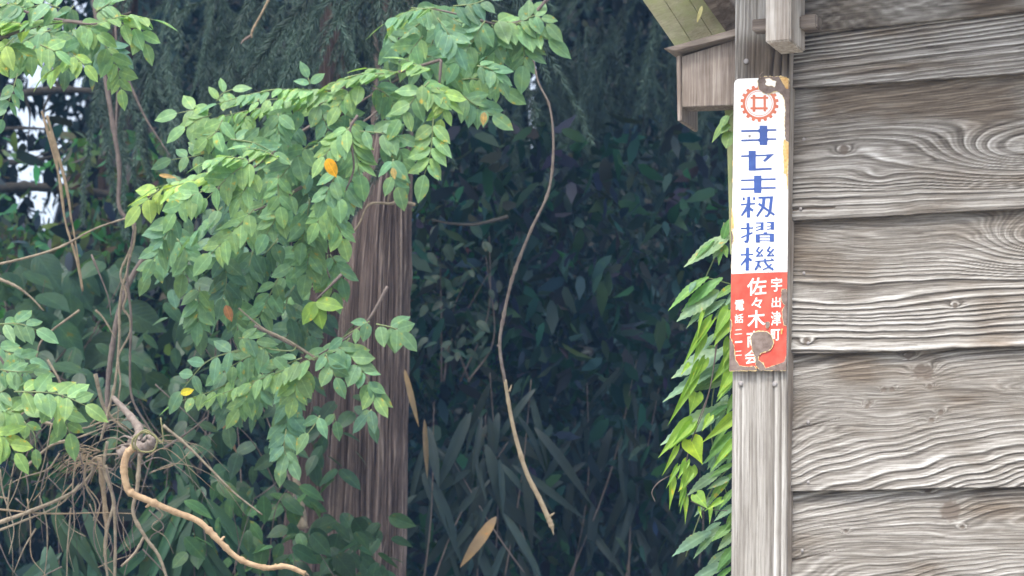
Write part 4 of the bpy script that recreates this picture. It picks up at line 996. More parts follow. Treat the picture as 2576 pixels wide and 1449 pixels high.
conifer('deeply shaded conifer behind the hanging vine, left of the eave', spread(1380, 1680, -150, 260, 22, 1.0, 1.6), 12.5, [(1350, -200), (1500, -180), (1700, -200)])

# ------------------------------------------------------------------ forest mass behind, unseen canopy above
def leaf_mass(name, n, gen, size, colf, mat='dleaf', aspect=.36, seed=1):
    r = np.random.default_rng(seed)
    Pn = np.array([gen(r) for _ in range(n)]); a = r.normal(size=(n, 3)); a[:, 2] -= 1.1; a /= np.linalg.norm(a, axis=1)[:, None]
    b = np.cross(a, r.normal(size=(n, 3))); b /= np.linalg.norm(b, axis=1)[:, None]
    nn = np.cross(a, b)
    s = r.uniform(size[0], size[1], n)[:, None]
    ts = [(0, 0, 0), (.18, .38, .04), (.55, .46, .02), (1, 0, -.12), (.55, -.46, .02), (.18, -.38, .04)]
    V = np.stack([Pn + s * (a * t[0] + b * t[1] * aspect + nn * t[2]) for t in ts], 1).reshape(-1, 3)
    F_ = np.arange(n * 6).reshape(n, 6); F3 = np.concatenate([F_[:, q] for q in ([0, 1, 5], [1, 2, 5], [2, 4, 5], [2, 3, 4])])
    me = bpy.data.meshes.new(name); me.vertices.add(len(V)); me.vertices.foreach_set('co', V.astype(np.float32).ravel())
    me.loops.add(F3.size); me.loops.foreach_set('vertex_index', F3.ravel().astype(np.int32))
    me.polygons.add(len(F3)); me.polygons.foreach_set('loop_start', np.arange(0, F3.size, 3, dtype=np.int32)); me.polygons.foreach_set('loop_total', np.full(len(F3), 3, dtype=np.int32))
    me.update(calc_edges=True)
    c = np.array([colf(r, p) for p in Pn]); c = np.concatenate([c, np.ones((n, 1))], 1); c = np.concatenate([c] * 4)
    at = me.attributes.new('tint', 'FLOAT_COLOR', 'FACE'); at.data.foreach_set('color', c.astype(np.float32).ravel())
    me.materials.append(M[mat]); o = link(name, me); tag(o, kind='stuff'); return o
def in_view(px0, px1, py0, py1, d0, d1, keep=None):
    def g(r):
        while True:
            x, y, d = r.uniform(px0, px1), r.uniform(py0, py1), r.uniform(d0, d1)
            if keep is None or r.random() < keep(x, y, d): return P(x, y, d)
    return g
def dens(x, y, d):
    # open sky patches at the upper left, few pinholes near the hanging vine
    k = 1.0
    for cx_, cy_, rx, ry, a in ((100, 165, 46, 40, .985), (90, 285, 40, 44, .985), (80, 385, 42, 40, .93), (95, 460, 56, 44, .90), (1335, 400, 50, 60, .7), (1345, 345, 40, 35, .8), (150, 520, 60, 60, .8), (190, 500, 80, 80, .5)):
        k = min(k, 1 - a * math.exp(-(((x - cx_) / (rx * 1.25)) ** 2 + ((y - cy_) / (ry * 1.25)) ** 2) ** 2))
    k *= .55 + .45 * (noise.noise(Vector((x / 170, y / 170, d * .4))) > -.15)
    return k
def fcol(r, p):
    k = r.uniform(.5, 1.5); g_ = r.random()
    if g_ < .015: return (.16 * k, .18 * k, .18 * k)  # scattered pale leaves stand in for glints of sky
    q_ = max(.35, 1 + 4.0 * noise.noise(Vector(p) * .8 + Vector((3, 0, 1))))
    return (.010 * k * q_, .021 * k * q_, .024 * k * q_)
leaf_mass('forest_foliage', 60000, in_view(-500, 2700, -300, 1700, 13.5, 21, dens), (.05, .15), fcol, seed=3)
leaf_mass('forest_undergrowth', 9000, in_view(-300, 1900, 300, 1800, 11.2, 12.6, lambda x, y, d: (1.0 if x > 1000 else .6) * (1 if y > 620 + 250 * (x < 250) or x > 1040 else .15) * (.3 + .7 * (noise.noise(Vector((x / 120, y / 120, 4))) > 0))), (.05, .16),
          lambda r, p: tuple(k * r.uniform(.5, 1.7) for k in (.014, .030, .026)), seed=4)
leaf_mass('left_foliage', 9000, in_view(-250, 430, 330, 1250, 11.6, 13.4, lambda x, y, d: min(1, dens(x, y, d) + .0) * (.12 if y < 560 and x < 170 else 1) * (noise.noise(Vector((x / 70, y / 70, 9))) > -.12)), (.04, .11),
          lambda r, p: tuple(k * r.uniform(.5, 1.6) for k in (.085, .15, .075)), seed=14)
leaf_mass('lit_teal_foliage', 5000, in_view(1030, 1300, 480, 980, 12.0, 13.2, lambda x, y, d: max(0, 1 - ((x - 1130) / 150) ** 2) * (noise.noise(Vector((x / 45, y / 45, 2))) > -.05)), (.03, .08),
          lambda r, p: tuple(k * r.uniform(.4, 1.8) for k in (.045, .085, .070)), seed=15)  # lit patch of background leaves, its brightness put into the leaf colour
def canopy_gen(r):
    y = r.uniform(9.5, 30); x = r.uniform(-14, 12); z = 1.55 + y * .36 + r.uniform(.2, 3.0)
    return (x, y, z)
leaf_mass('unseen_canopy', 22000, canopy_gen, (.3, .6), fcol, seed=5)  # crowns above the frame, added to keep skylight off the forest

limbs = empty('dark_branch', P(-60, 262, 12.4), 'dark bare boughs crossing the bright sky gap at the far left', 'branch')
for pts, r0, r1 in [([(-60, 262), (40, 238), (140, 226), (260, 232), (340, 250)], 13, 5), ([(-60, 330), (60, 322), (160, 330)], 5, 2), ([(-60, 420), (40, 408), (140, 392), (230, 350)], 7, 3), ([(-60, 405), (60, 402), (130, 380)], 4, 2), ([(-60, 480), (60, 470), (200, 478), (330, 500)], 14, 8), ([(60, 235), (75, 290), (70, 350)], 4, 1.5), ([(130, 228), (110, 280), (120, 330)], 4, 1.5), ([(20, 250), (50, 180), (95, 130)], 5, 2), ([(150, 225), (130, 180), (140, 120)], 5, 2)]:
    link('bough', tube([P(x, y, 12.4) - limbs.location for x, y in pts], px_len(r0, 12.4), px_len(r1, 12.4), 6, .3, seed=int(pts[0][1]), name='bough', mat=M['twigdim'], rough=.2), limbs)
# ------------------------------------------------------------------ shaded shrubs in the middle distance
def shrub(label, box, n, d, Lp, col, meshes, stems=5, name='shrub', cat='shrub', group='shaded shrubs under the trees', seed=0, nr=None, down=.5):
    random.seed(seed); x0, x1, y0, y1 = box
    org = P((x0 + x1) / 2, y1 + 60, d); root = empty(name, org, label, cat, group)
    ends = []
    for s in range(stems):
        a = P((x0 + x1) / 2 + random.uniform(-.3, .3) * (x1 - x0), y1 + 60, d + random.uniform(-.2, .2)); e = P(random.uniform(x0, x1), random.uniform(y0, y0 + (y1 - y0) * .5), d + random.uniform(-.3, .3))
        m_ = a.lerp(e, .5) + jit(.08); link('stem', tube([a - org, m_ - org, e - org], px_len(2.5, d), px_len(.6, d), 5, name='stem', mat=M['vinedark']), root); ends += [(a, m_, e)]
    for i in range(n):
        x, y = random.uniform(x0, x1), random.uniform(y0, y1)
        if noise.noise(Vector((x / 60, y / 60, seed))) < -.35: continue
        p = P(x, y, d + random.uniform(-.35, .35))
        dd = RIGHT * random.uniform(-1, 1) + Vector((0, 0, -down)) * random.uniform(.2, 1.6) - FWD * random.uniform(-.3, .5)
        nn = (-FWD * random.uniform(.2, 1) + UP * random.uniform(.4, 1) + jit(.4)).normalized()
        put_leaf(root, org, p, dd, nn, px_len(Lp * random.uniform(.7, 1.2), d), meshes, tint(col, .3))
    return root
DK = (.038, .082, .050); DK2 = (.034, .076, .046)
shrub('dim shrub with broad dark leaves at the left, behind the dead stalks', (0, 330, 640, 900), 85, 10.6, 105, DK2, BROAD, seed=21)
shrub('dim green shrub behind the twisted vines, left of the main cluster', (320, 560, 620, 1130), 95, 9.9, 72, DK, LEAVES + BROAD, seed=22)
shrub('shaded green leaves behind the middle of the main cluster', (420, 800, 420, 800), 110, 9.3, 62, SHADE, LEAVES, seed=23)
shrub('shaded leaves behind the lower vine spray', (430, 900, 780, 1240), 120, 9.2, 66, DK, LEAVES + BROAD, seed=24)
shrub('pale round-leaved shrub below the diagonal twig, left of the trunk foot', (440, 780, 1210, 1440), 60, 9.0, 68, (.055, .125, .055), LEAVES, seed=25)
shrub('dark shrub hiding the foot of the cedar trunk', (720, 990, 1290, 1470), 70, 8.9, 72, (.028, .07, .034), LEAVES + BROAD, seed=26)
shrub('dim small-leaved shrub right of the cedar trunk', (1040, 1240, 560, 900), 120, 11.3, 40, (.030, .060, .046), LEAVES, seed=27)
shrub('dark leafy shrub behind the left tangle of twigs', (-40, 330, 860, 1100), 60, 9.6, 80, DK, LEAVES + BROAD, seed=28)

def bamboo(label, box, n, d, Lp, col, seed=0, tips=()):
    random.seed(seed); x0, x1, y0, y1 = box; org = P((x0 + x1) / 2, y1 + 100, d); root = empty('bamboo_grass', org, label, 'bamboo grass', 'broad-bladed bamboo grass in the shade')
    nst = max(3, n // 9)
    for s in range(nst):
        a = P(random.uniform(x0, x1), y1 + 100, d); e = P(random.uniform(x0, x1), random.uniform(y0, y0 + (y1 - y0) * .4), d)
        link('culm', tube([a - org, a.lerp(e, .5) + jit(.05) - org, e - org], px_len(2.5, d), px_len(.8, d), 5, name='culm', mat=M['vinedark']), root)
        for k in range(9):
            p = a.lerp(e, random.uniform(.35, 1)) + jit(.04); sx = random.choice((-1, 1))
            dd = RIGHT * sx * random.uniform(.1, 1.0) + Vector((0, 0, -1)) * random.uniform(.5, 1.5) - FWD * random.uniform(-.2, .4)
            put_leaf(root, org, p, dd, (-FWD + UP * .6 + jit(.5)).normalized(), px_len(Lp * random.uniform(.65, 1.25), d), BLADES, tint(col, .3), random.uniform(.6, 1.1))
    return root
bamboo('bamboo grass with dark drooping blades right of the cedar trunk', (1050, 1420, 930, 1440), 70, 10.8, 180, (.015, .030, .028), 31)
bamboo('bamboo grass with faint broad blades between the long vine and the heart-leaved creeper', (1400, 1760, 900, 1420), 50, 11.4, 180, (.013, .026, .025), 32)
bamboo('bamboo grass with green blades under the coiled stub, bottom left', (330, 620, 1130, 1460), 50, 8.9, 230, (.032, .085, .045), 33)
bamboo('bamboo grass with broad dark blades in the bottom left corner', (0, 300, 1270, 1500), 30, 8.8, 210, (.030, .075, .045), 34)
def blade(label, base, tip, d, wd, col):
    o = bpy.data.objects.new('dead_leaf', BLADES[0]); COL.objects.link(o); a, b_ = P(*base, d), P(*tip, d - .03)
    o.matrix_world = orient(a, b_ - a, -FWD + UP * .1, (b_ - a).length, wd); o.color = (*col, 1); tag(o, label, 'dead leaf', 'tan dead bamboo leaves')
blade('tan dead bamboo leaf slanting at the bottom, under the end of the long vine', (1248, 1300), (1158, 1426), 9.8, 1.25, (.34, .24, .15))
blade('thin buff dead leaf edge beside the right side of the trunk, upper one', (1018, 930), (1052, 1070), 9.3, .7, (.30, .22, .14))
blade('narrow dead leaf with pale rim hanging right of the trunk, lower one', (1068, 1055), (1074, 1202), 9.7, .6, (.28, .21, .14))
blade('small reddish dead blade behind the lower spray', (560, 1060), (592, 1135), 8.9, 1.2, (.25, .14, .09))

# ------------------------------------------------------------------ vines, canes and dead twigs
def vine(name, label, pts, d, r0, r1, mat, cat='vine', group=None, knob=.3, parts=(), sides=8, part='vine_stem', d2=None):
    k = len(pts); P3 = [P(x, y, d + ((d2 if d2 else d) - d) * i / (k - 1)) for i, (x, y) in enumerate(pts)]
    org = P3[0].copy(); root = empty(name, org, label, cat, group)
    link(part, tube([p - org for p in P3], px_len(r0, d), px_len(r1, d), sides, knob, seed=int(pts[0][0]), name=part, mat=M[mat], rough=.12), root)
    for (pp, ra, rb, mt, nm) in parts:
        d_ = d2 or d
        link(nm, tube([P(x, y, d_) - org for x, y in pp], px_len(ra, d), px_len(rb, d), 6, .2, name=nm, mat=M[mt]), root)
    return root
vine('hanging_vine', 'long bare vine hanging in an S curve right of the trunk, paler at its end',
     [(1335, -60), (1338, 110), (1352, 200), (1383, 270), (1392, 370), (1380, 480), (1335, 580), (1292, 690), (1268, 790), (1257, 870), (1270, 960)], 8.6, 2.0, 4.6, 'vinemid', knob=.4,
     parts=[([(1270, 955), (1284, 1040), (1300, 1110), (1325, 1190), (1355, 1250), (1378, 1300), (1388, 1325)], 4.7, 7.2, 'tanpale', 'peeled_end'), ([(1388, 1322), (1390, 1332), (1393, 1346)], 6, .8, 'tanpale', 'split_tip'), ([(1257, 872), (1250, 868)], 4, 2, 'vinemid', 'bud'), ([(1281, 985), (1287, 968)], 3, 1.2, 'tanpale', 'bud'),
            ([(1381, 1300), (1395, 1290)], 4, 1.2, 'tanpale', 'bud'), ([(1311, 1140), (1303, 1128)], 4, 1.5, 'tanpale', 'bud'), ([(1350, 1240), (1343, 1233)], 4, 1.5, 'tanpale', 'bud')])
vine('bare_twig', 'dark bare twig crossing the top right of the leaf cluster', [(1430, -60), (1372, 5), (1320, 45), (1270, 66)], 8.35, 4.5, 3, 'vinedark', 'twig', 'bare twigs')
vine('bare_twig', 'bare twig arching in front of the trunk behind the centre leaves', [(1030, 236), (985, 250), (930, 295), (880, 330)], 8.5, 4.5, 2, 'vinedark', 'twig', 'bare twigs')
vine('bare_twig', 'pale crooked twig lying across the trunk just under the orange leaf', [(1045, 515), (1000, 505), (985, 512), (930, 514), (905, 560), (880, 600), (850, 655)], 8.9, 4.5, 1.4, 'vine', 'twig', 'bare twigs', parts=[([(975, 508), (985, 470), (1000, 440)], 3, 2, 'vine', 'side_twig'), ([(915, 520), (935, 470), (950, 420)], 3, 2, 'vinedark', 'side_twig')])
vine('bare_twig', 'straight grey twig running down into the lower spray from the left', [(600, 775), (660, 825), (730, 860), (800, 905)], 8.0, 2, 3.5, 'vine', 'twig', 'bare twigs', parts=[([(745, 872), (735, 882), (690, 880), (640, 868), (590, 888)], 2, 1.5, 'stalk', 'side_twig')])
vine('bare_twig', 'long straight grey twig slanting down to the right, below the cluster, bottom left', [(410, 1070), (470, 1120), (530, 1180), (590, 1240), (660, 1295)], 8.0, 4.0, 2.0, 'vine', 'twig', 'bare twigs')
vine('bare_twig', 'thin pale twig swinging up across the left edge towards the twisted vines', [(-40, 672), (60, 650), (150, 622), (240, 575), (330, 545)], 8.3, 3.4, 2.2, 'vine', 'twig', 'bare twigs')
vine('bare_twig', 'brown twig dropping from the left edge over the dark shrub', [(-20, 695), (40, 720), (80, 750), (110, 782)], 8.8, 4.5, 1.2, 'vine', 'twig', 'bare twigs')
vine('bare_twig', 'short pale twig hanging from the top edge, tipped with brown', [(690, -30), (660, 30), (636, 75), (632, 95)], 8.6, 3, 3, 'straw', 'twig', 'bare twigs', parts=[([(632, 90), (615, 100), (606, 110)], 4, 2, 'rust', 'dead_tip')])
vine('bare_twig', 'pale horizontal twig in the dimness right of the trunk', [(1085, 552), (1130, 562), (1190, 565), (1240, 555), (1278, 545)], 10.8, 2, 5, 'twigdim', 'twig', 'bare twigs')
vine('dead_stalk', 'bundle of straw-brown dead stalks hanging down at the far left', [(110, 300), (150, 450), (165, 560), (190, 640), (208, 733)], 8.4, 3, 2.5, 'straw', 'stalk', parts=[([(125, 330), (158, 440), (178, 540), (195, 640), (209, 730)], 2.5, 2, 'straw', 'stalk_strand'), ([(118, 290), (150, 400), (170, 480), (180, 560)], 4, 3, 'straw', 'stalk_strand'), ([(105, 280), (140, 390), (150, 470), (160, 545)], 3, 1.5, 'straw', 'stalk_strand'), ([(175, 600), (200, 680), (207, 720)], 2, 2, 'straw', 'stalk_strand')])
vine('twisted_vine', 'pair of pale vines twisted round each other, hanging at the left', [(330, 540), (338, 600), (325, 650), (318, 690), (308, 720), (300, 780), (300, 850), (290, 960), (268, 1050), (253, 1110)], 8.1, 3.6, 3.4, 'vine', parts=[
    ([(335, 545), (340, 590), (322, 640), (303, 690), (318, 740), (310, 775), (326, 800), (326, 840), (300, 890), (298, 920), (303, 960), (297, 1010)], 3.6, 2.6, 'vine', 'vine_strand'),
    ([(340, 560), (328, 640), (320, 700), (330, 800), (327, 900), (332, 1000), (370, 1070), (395, 1110)], 4, 3, 'vinedark', 'vine_strand'), ([(270, 1110), (262, 1180), (285, 1260), (270, 1330), (265, 1400), (275, 1480)], 4.5, 3.5, 'vine', 'vine_strand'), ([(265, 1170), (285, 1260), (290, 1350), (288, 1480)], 5, 4, 'vine', 'vine_strand')])
vine('liana', 'thick dark vine stem curving down behind the twisted vines', [(370, 640), (330, 700), (300, 780), (285, 860), (272, 960), (268, 1080)], 8.9, 8, 6, 'vinedark', 'vine')
vine('liana', 'slim dark stems dropping from the top left leaves', [(230, -60), (250, 100), (285, 320), (300, 420), (300, 520), (330, 560)], 9.6, 7, 5, 'vinedark', 'vine', parts=[([(290, 60), (296, 200), (292, 330), (300, 440)], 3, 3, 'vinedark', 'side_stem'), ([(300, 150), (360, 285), (400, 350), (430, 395)], 4, 1, 'vinedark', 'side_stem')])
cane = vine('bent_cane', 'thick orange-tan bare cane bending down and away to the right, bottom left', [(336, 1126), (320, 1142), (312, 1175), (318, 1220), (330, 1240), (380, 1262), (440, 1288), (500, 1312), (550, 1360), (600, 1405), (665, 1428), (720, 1425), (768, 1443)], 7.7, 10.0, 6.0, 'tan', 'cane', sides=12, knob=.28, part='cane_stem',
            parts=[([(380, 1262), (372, 1272), (366, 1276)], 6, 2, 'tan', 'cane_knot'), ([(556, 1364), (560, 1354), (566, 1350)], 5, 2, 'tan', 'cane_knot'), ([(690, 1428), (694, 1418)], 5, 2, 'tan', 'cane_knot'), ([(766, 1442), (774, 1446), (778, 1449)], 5, 1, 'straw', 'split_tip')])
# gnarled stub with a coil
knot = empty('gnarled_stub', P(350, 1110, 7.75), 'gnarled brown stub with an olive tendril coiled round its broken end, bottom left', 'stump')
ko = knot.location
link('stub_wood', tube([P(285, 1000, 8.0) - ko, P(330, 1050, 7.9) - ko, P(350, 1085, 7.8) - ko, P(330, 1125, 7.75) - ko, P(300, 1145, 7.75) - ko], px_len(7, 7.8), px_len(15, 7.8), 9, .3, seed=4, name='stub_wood', mat=M['vinemid'], rough=.35), knot)
link('broken_end', tube([P(338, 1120, 7.74) - ko, P(355, 1128, 7.70) - ko, P(372, 1122, 7.67) - ko, P(384, 1108, 7.66) - ko, P(376, 1096, 7.67) - ko], px_len(16, 7.7), px_len(7, 7.7), 9, .6, seed=3, name='broken_end', mat=M['vinemid'], rough=.5), knot)
for q in range(9):
    a = R(q * 40 + 15); x_, y_ = 352 + 14 * math.cos(a), 1118 - 12 * math.sin(a); l_ = random.uniform(22, 60)
    link('root_twig', tube([P(x_, y_, 7.72) - ko, P(x_ + l_ * .6 * math.cos(a) - 6, y_ - l_ * .5 * math.sin(a) + 5, 7.75) - ko, P(x_ + l_ * math.cos(a) - 12, y_ - l_ * .6 * math.sin(a) + 16, 7.8) - ko], px_len(4, 7.7), px_len(1, 7.7), 5, .4, seed=q, name='root_twig', mat=M['vinemid'], rough=.2), knot)
coil = []
for k in range(20):
    a = k / 19 * 2 * math.pi * 1.5 + 2.6; coil.append(P(366 + (34 - k * .7 + random.uniform(-2.5, 2.5)) * math.cos(a), 1118 + (27 + random.uniform(-2.5, 2.5)) * math.sin(a) - k * .5, 7.63 - k * .002) - ko)
coil += [P(385, 1095, 7.6) - ko, P(410, 1112, 7.6) - ko, P(404, 1050, 7.6) - ko]
link('tendril', tube(coil, px_len(3.2, 7.7), px_len(2.0, 7.7), 6, 0, name='tendril', mat=M['tend'], n=4), knot)
for i, (pts, r0, r1) in enumerate([([(352, 1140), (345, 1230), (335, 1290), (365, 1350), (400, 1400), (425, 1470)], 6, 4), ([(365, 1345), (340, 1390), (305, 1425)], 4, 3)]):
    link('side_stem', tube([P(x, y, 7.95) - ko for x, y in pts], px_len(r0, 8), px_len(r1, 8), 6, .3, name='side_stem', mat=M['vine']), knot)
# tangle of dry twigs
random.seed(77)
tang = empty('dry_brush', P(150, 1300, 8.4), 'tangle of dry grey-brown twigs filling the bottom left corner', 'brushwood')
to = tang.location
def twig(pts, d, r0, r1, mat): link('twig', tube([P(x, y, d) - to for x, y in pts], px_len(r0 * .85, d), px_len(min(r1, r0) * .45, d), 5, .35, seed=int(pts[0][0] * 7), name='twig', mat=M[mat], n=5), tang)
for pts, d, r0, r1, mt in [([(-30, 1325), (80, 1285), (180, 1240), (230, 1190), (240, 1150), (330, 1140)], 8.1, 7, 4, 'vine'), ([(-30, 1345), (60, 1310), (150, 1270), (200, 1215)], 8.2, 4, 3, 'vine'), ([(-20, 1280), (120, 1292), (250, 1290), (335, 1292)], 8.1, 3, 2.5, 'straw'),
                           ([(0, 1180), (8, 1240), (28, 1300), (35, 1340), (22, 1395)], 8.0, 3, 2.5, 'vine'), ([(250, 1150), (262, 1250), (268, 1330), (262, 1400)], 8.3, 9, 7, 'straw'), ([(215, 1165), (215, 1220), (240, 1270), (235, 1310)], 8.2, 4, 3, 'vine'),
                           ([(100, 1060), (200, 1080), (290, 1040), (330, 1010)], 8.3, 4, 3, 'vine'), ([(60, 1180), (130, 1120), (200, 1100), (300, 1060)], 8.3, 5, 3, 'vine'), ([(240, 940), (260, 1020), (290, 1060), (320, 1085)], 8.2, 7, 6, 'vine'), ([(120, 905), (150, 960), (160, 1010)], 8.3, 4, 3, 'vine'),
                           ([(200, 780), (110, 850), (90, 905)], 8.6, 4, 3, 'vine'), ([(230, 640), (270, 740), (280, 800)], 8.8, 3, 2, 'vinedark'), ([(240, 780), (260, 800), (290, 850)], 8.6, 4, 3, 'vine'), ([(410, 1130), (470, 1090), (520, 1050)], 8.4, 4, 3, 'vinedark'),
                           ([(150, 1140), (120, 1180), (60, 1200), (20, 1220)], 8.3, 3, 2, 'vine'), ([(90, 1330), (60, 1380), (35, 1440)], 8.3, 3, 2, 'vine')]:
    twig(pts, d, r0, r1, mt)
for i in range(26):    # fan of fine dry needles/twigs
    a = R(random.uniform(165, 262)); x0, y0 = random.uniform(210, 255), random.uniform(1130, 1180); l_ = random.uniform(45, 120)
    twig([(x0, y0), (x0 + l_ * .5 * math.cos(a), y0 - l_ * .35 * math.sin(a) - 12), (x0 + l_ * math.cos(a), y0 - l_ * .5 * math.sin(a) + 8)], 8.15 + random.uniform(-.1, .1), 1.8, 1.0, 'straw')
for i in range(24):   # thin strands that loop and hang down towards the bottom edge
    x0, y0 = random.uniform(-20, 400), random.uniform(1040, 1300); l_ = random.uniform(120, 380); pts = [(x0, y0)]
    for q in range(4): x0 += random.uniform(-38, 38); y0 += l_ / 4 * random.uniform(.6, 1.2); pts.append((x0, y0))
    twig(pts, 8.2 + random.uniform(-.25, .3), random.uniform(1.6, 3.0), 1.0, random.choice(['vine', 'vinedark', 'straw', 'twigdim']))
for i in range(22):   # arching strands
    x0, y0 = random.uniform(180, 380), random.uniform(1060, 1200); sx = random.choice((-1, -1, 1)); l_ = random.uniform(90, 260)
    twig([(x0, y0), (x0 + sx * l_ * .3, y0 - random.uniform(0, 50)), (x0 + sx * l_ * .7, y0 + random.uniform(-10, 40)), (x0 + sx * l_, y0 + random.uniform(30, 140))], 8.25 + random.uniform(-.25, .3), random.uniform(1.4, 2.8), 1.0, random.choice(['vine', 'vinemid', 'vinedark', 'straw']))
for i in range(22):
    x0, y0 = random.uniform(-20, 420), random.uniform(960, 1430); a = random.uniform(0, 6.28); l_ = random.uniform(60, 220)
    twig([(x0, y0), (x0 + l_ * .5 * math.cos(a) + random.uniform(-15, 15), y0 + l_ * .5 * math.sin(a) + random.uniform(-15, 15)), (x0 + l_ * math.cos(a), y0 + l_ * math.sin(a))], 8.4 + random.uniform(-.2, .35), random.uniform(1.5, 3.5), 1.2, random.choice(['vine', 'vinedark', 'vinedark', 'straw']))

# ------------------------------------------------------------------ creeper beside the post
random.seed(5)
CD = 6.18
def D1(X, Y): return (1610 + .375 * X, 452.8 + .375 * Y)
def D2(X, Y): return (1610 + .375 * X, 905.6 + .375 * Y)
def D3(X, Y): return (1610 + X * .3982, 872 + Y * .3982)      # tall crop
comp = empty('serrated_creeper', P(1832, 1500, CD + .08), 'creeper with long toothed grey-green leaflets crowding out from behind the post', 'creeper')
co = comp.location
def cl(base, tip, col, wid=1.0, tilt=None, meshes=None, parent=comp, org=None, d=CD, d2=None, nv=None):
    a = P(*base, d); b_ = P(*tip, (d2 or d - .02)); nn = nv or (-FWD * random.uniform(.4, .9) + UP * random.uniform(.3, .9) + RIGHT * random.uniform(-.4, .2))
    return put_leaf(parent, co if org is None else org, a, b_ - a, nn, (b_ - a).length, meshes or SERR, tint(col, .12), wid)
GG = (.19, .31, .20); GY = (.16, .32, .10); YG = (.23, .40, .065)
for b_, t_, c, wd in [(D1(610, 372), D1(282, 540), GG, 1.0), (D1(500, 400), D1(350, 500), GY, .8), (D1(555, 400), D1(590, 262), GY, 1.3), (D1(545, 405), D1(495, 520), GG, 1.6), (D1(560, 430), D1(580, 512), GY, 1.5), (D1(548, 430), D1(520, 560), GY, .9),
                      (D1(462, 650), D1(165, 800), GY, 1.0), (D1(375, 680), D1(320, 738), GG, 1.6), (D1(556, 655), D1(262, 822), GY, .95), (D1(530, 740), D1(235, 912), GG, 1.3), (D1(520, 790), D1(288, 935), GG, 1.1), (D1(580, 800), D1(368, 915), GG, 1.1), (D1(640, 800), D1(480, 915), GG, 1.1),
                      (D1(640, 700), D1(500, 790), GY, .9), (D1(660, 740), D1(560, 830), GG, 1.3),
                      (D2(560, 30), D2(130, 215), GG, 1.0), (D2(560, -60), D2(205, 80), GG, 1.3), (D2(600, 60), D2(265, 175), GG, .9), (D2(640, 120), D2(330, 180), GG, .8), (D2(570, 320), D2(125, 522), GG, 1.0), (D2(600, 300), D2(300, 420), GY, .9),
                      (D2(640, -40), D2(480, 140), GY, 1.2), (D2(660, 80), D2(500, 260), GY, 1.0), (D2(650, 380), D2(430, 560), GY, .8), (D2(640, 470), D2(420, 660), GY, .9), (D2(560, 740), D2(300, 860), GG, 1.1), (D2(620, 760), D2(440, 940), GY, .9), (D2(640, 690), D2(460, 760), GY, .9),
                      (D2(640, 860), D2(520, 970), GY, 1.2), (D2(660, 960), D2(490, 1060), GG, 1.0), (D2(620, 780), D2(450, 850), GG, .9), (D2(480, 1150), D2(208, 1262), GG, 1.25), (D2(500, 1180), D2(342, 1290), GG, 1.2), (D2(620, 1100), D2(480, 1200), GY, 1.2), (D2(640, 1150), D2(520, 1270), GG, 1.1),
                      (D2(640, 1240), D2(500, 1400), GY, 1.1), (D2(600, 1360), D2(310, 1449), GG, 1.1), (D2(640, 1380), D2(440, 1480), GY, 1.0), (D2(640, 1300), D2(540, 1380), GG, 1.2), (D2(660, 560), D2(500, 690), GG, 1.0), (D2(660, 640), D2(520, 640), GY, 1.0), (D2(600, 20), D2(560, 200), GY, 1.1),
                      (D2(660, 200), D2(560, 350), GY, 1.2), (D2(640, 560), D2(540, 620), GG, 1.3), (D2(650, 1000), D2(560, 1120), GY, 1.1)]:
    cl(b_, t_, c, wd)
for i in range(24):
    y = random.uniform(830, 1449); x = random.uniform(1800, 1856); l_ = random.uniform(40, 75); a = R(random.uniform(195, 250))
    cl((x, y), (x + l_ * math.cos(a), y - l_ * math.sin(a)), random.choice([GG, GG, GG, MID]), random.uniform(.9, 1.4), d=CD + random.uniform(.03, .14))
for pts in [[(1822, 560), (1800, 640), (1775, 700), (1760, 760)], [(1840, 900), (1800, 960), (1790, 1100), (1830, 1250)], [(1850, 1160), (1790, 1230), (1745, 1340), (1725, 1400)], [(1840, 715), (1780, 700), (1745, 712)], [(1840, 762), (1790, 765), (1750, 755)], [(1840, 1400), (1790, 1440), (1760, 1470)]]:
    link('creeper_stem', tube([P(x, y, CD + .01) - co for x, y in pts], px_len(2, CD), px_len(1.4, CD), 5, name='creeper_stem', mat=M['stalk']), comp)

heart = empty('heart_leaved_vine', P(1800, 830, CD - .05), 'lime-green heart-leaved vine dangling in a string beside the lower end of the sign', 'vine')
ho = heart.location; HD = CD - .05
for pts, r_ in [([(1812, 810), (1802, 880), (1785, 980), (1760, 1050), (1740, 1110), (1727, 1160), (1722, 1215), (1732, 1270)], 1.6), ([(1806, 820), (1790, 960), (1768, 1040), (1748, 1090), (1728, 1150), (1726, 1240)], 1.2), ([(1678, 1200), (1655, 1215), (1640, 1238), (1648, 1262)], 1.5), ([(1730, 1225), (1700, 1195), (1678, 1200)], 1.2), ([(1738, 1260), (1780, 1280), (1830, 1285)], 1.4)]:
    link('vine_stem', tube([P(x, y, HD) - ho for x, y in pts], px_len(r_, HD), px_len(r_ * .8, HD), 5, name='vine_stem', mat=M['vinedark']), heart)
def hl(base, tip, wid=1.0, nv=None, col=YG): return cl(base, tip, col, wid, meshes=HEARTS, parent=heart, org=ho, d=HD, nv=nv or (-FWD + jit(.25)))
hl((1738, 1108), (1767, 1166), 1.05, -FWD + UP * .15, (.27, .42, .035)); hl((1750, 990), (1738, 1042), .95, -FWD + RIGHT * .35); hl((1752, 1245), (1780, 1278), 1.0, -FWD + UP * .3); hl((1736, 1175), (1722, 1232), .9, -FWD + RIGHT * .5)
E = RIGHT * -1.0
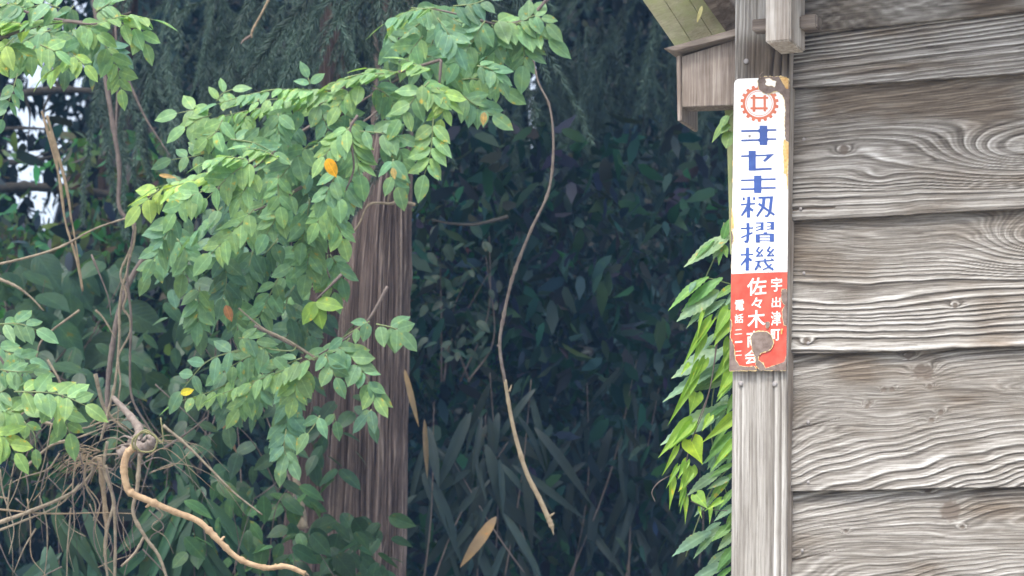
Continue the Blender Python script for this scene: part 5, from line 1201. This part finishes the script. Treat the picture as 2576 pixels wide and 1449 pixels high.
for b_, t_, wd in [(D1(425, 900), D1(372, 1060), .28), (D1(470, 960), D1(268, 1240), .35), (D1(450, 960), D1(330, 1150), .3), (D1(590, 880), D1(480, 1070), .6), (D1(600, 930), D1(495, 1110), .9), (D1(420, 1050), D1(360, 1240), .5), (D1(600, 1080), D1(560, 1250), .7), (D1(620, 1160), D1(490, 1360), .6), (D1(390, 1240), D1(290, 1449), .35), (D1(640, 1240), D1(520, 1449), .7),
                   (D2(330, 30), D2(268, 100), .5), (D2(430, 0), D2(350, 160), .6), (D2(360, 120), D2(195, 440), .3), (D2(330, 430), D2(118, 645), .55), (D2(345, 430), D2(205, 600), .6), (D2(240, 590), D2(155, 780), .3), (D2(310, 680), D2(255, 800), .6), (D2(250, 720), D2(175, 860), .35), (D2(215, 800), D2(205, 1005), .4), (D2(300, 800), D2(260, 980), .35), (D2(290, 860), D2(275, 1030), .35), (D2(300, 920), D2(312, 1098), .35),
                   (D2(330, 760), D2(260, 880), .8), (D2(470, 380), D2(415, 475), .7), (D2(540, 940), D2(435, 1010), .5), (D2(470, 990), D2(470, 1105), .4), (D2(400, 990), D2(410, 1060), .4), (D2(620, 560), D2(470, 740), .4), (D2(600, 150), D2(520, 260), .6), (D2(620, 380), D2(420, 560), .5)]:
    hl(b_, t_, wd * .8, -FWD * .8 + RIGHT * random.uniform(-.5, .5) + UP * .2)
# small green leaf sprig under the box hood, and leaf above it
sprig = empty('leaf_sprig', P(1838, 330, 6.15), 'pale green drooping leaf sprig under the box hood, left of the emblem', 'sprig')
for b_, t_, wd in [((1832, 300), (1786, 345), .6), ((1834, 312), (1815, 330), 1.2), ((1838, 330), (1826, 372), 1.2), ((1830, 290), (1812, 318), .9)]:
    cl(b_, t_, (.2, .34, .13), wd, meshes=LEAVES, parent=sprig, org=sprig.location, d=6.12)
link('sprig_stem', tube([P(1850, 280, 6.12) - sprig.location, P(1834, 300, 6.12) - sprig.location, P(1834, 350, 6.12) - sprig.location], .0015, .001, 5, name='sprig_stem', mat=M['stalk']), sprig)
top = empty('leaf_sprig', P(1850, -30, 6.35), 'bright green leaf showing at the top between the eave and the post', 'sprig')
for b_, t_, wd in [((1850, -40), (1838, 30), 1.3), ((1836, -50), (1846, 10), 1.2)]:
    cl(b_, t_, (.12, .32, .08), wd, meshes=LEAVES, parent=top, org=top.location, d=6.33)
link('sprig_stem', tube([Vector((0, 0, .02)), P(1846, -45, 6.34) - top.location], .002, .001, 5, name='sprig_stem', mat=M['stalk']), top)
dl = bpy.data.objects.new('withered_leaf', BLADES[0]); COL.objects.link(dl)
a_, b_ = P(1766, 15, 5.85), P(1754, 56, 5.85); dl.matrix_world = orient(a_, b_ - a_, -FWD, (b_ - a_).length, 1.6); dl.color = (.5, .45, .22, 1)
tag(dl, 'small dry leaf dangling under the green-stained eave', 'leaf', 'discoloured leaves caught in the vine')

# ------------------------------------------------------------------ bluish haze box, added to lift the dark background
hm = bpy.data.materials.new('haze'); hm.use_nodes = True; hn = hm.node_tree; hn.nodes.clear()
pv = hn.nodes.new('ShaderNodeVolumePrincipled'); pv.inputs['Color'].default_value = (.24, .52, 1, 1); pv.inputs['Density'].default_value = .0028; pv.inputs['Anisotropy'].default_value = 0
ho_ = hn.nodes.new('ShaderNodeOutputMaterial'); hn.links.new(pv.outputs[0], ho_.inputs['Volume'])
tag(link('haze', box_mesh('haze', (-152, -152, -1.2), (152, 152, 18), hm, 0)), kind='stuff')
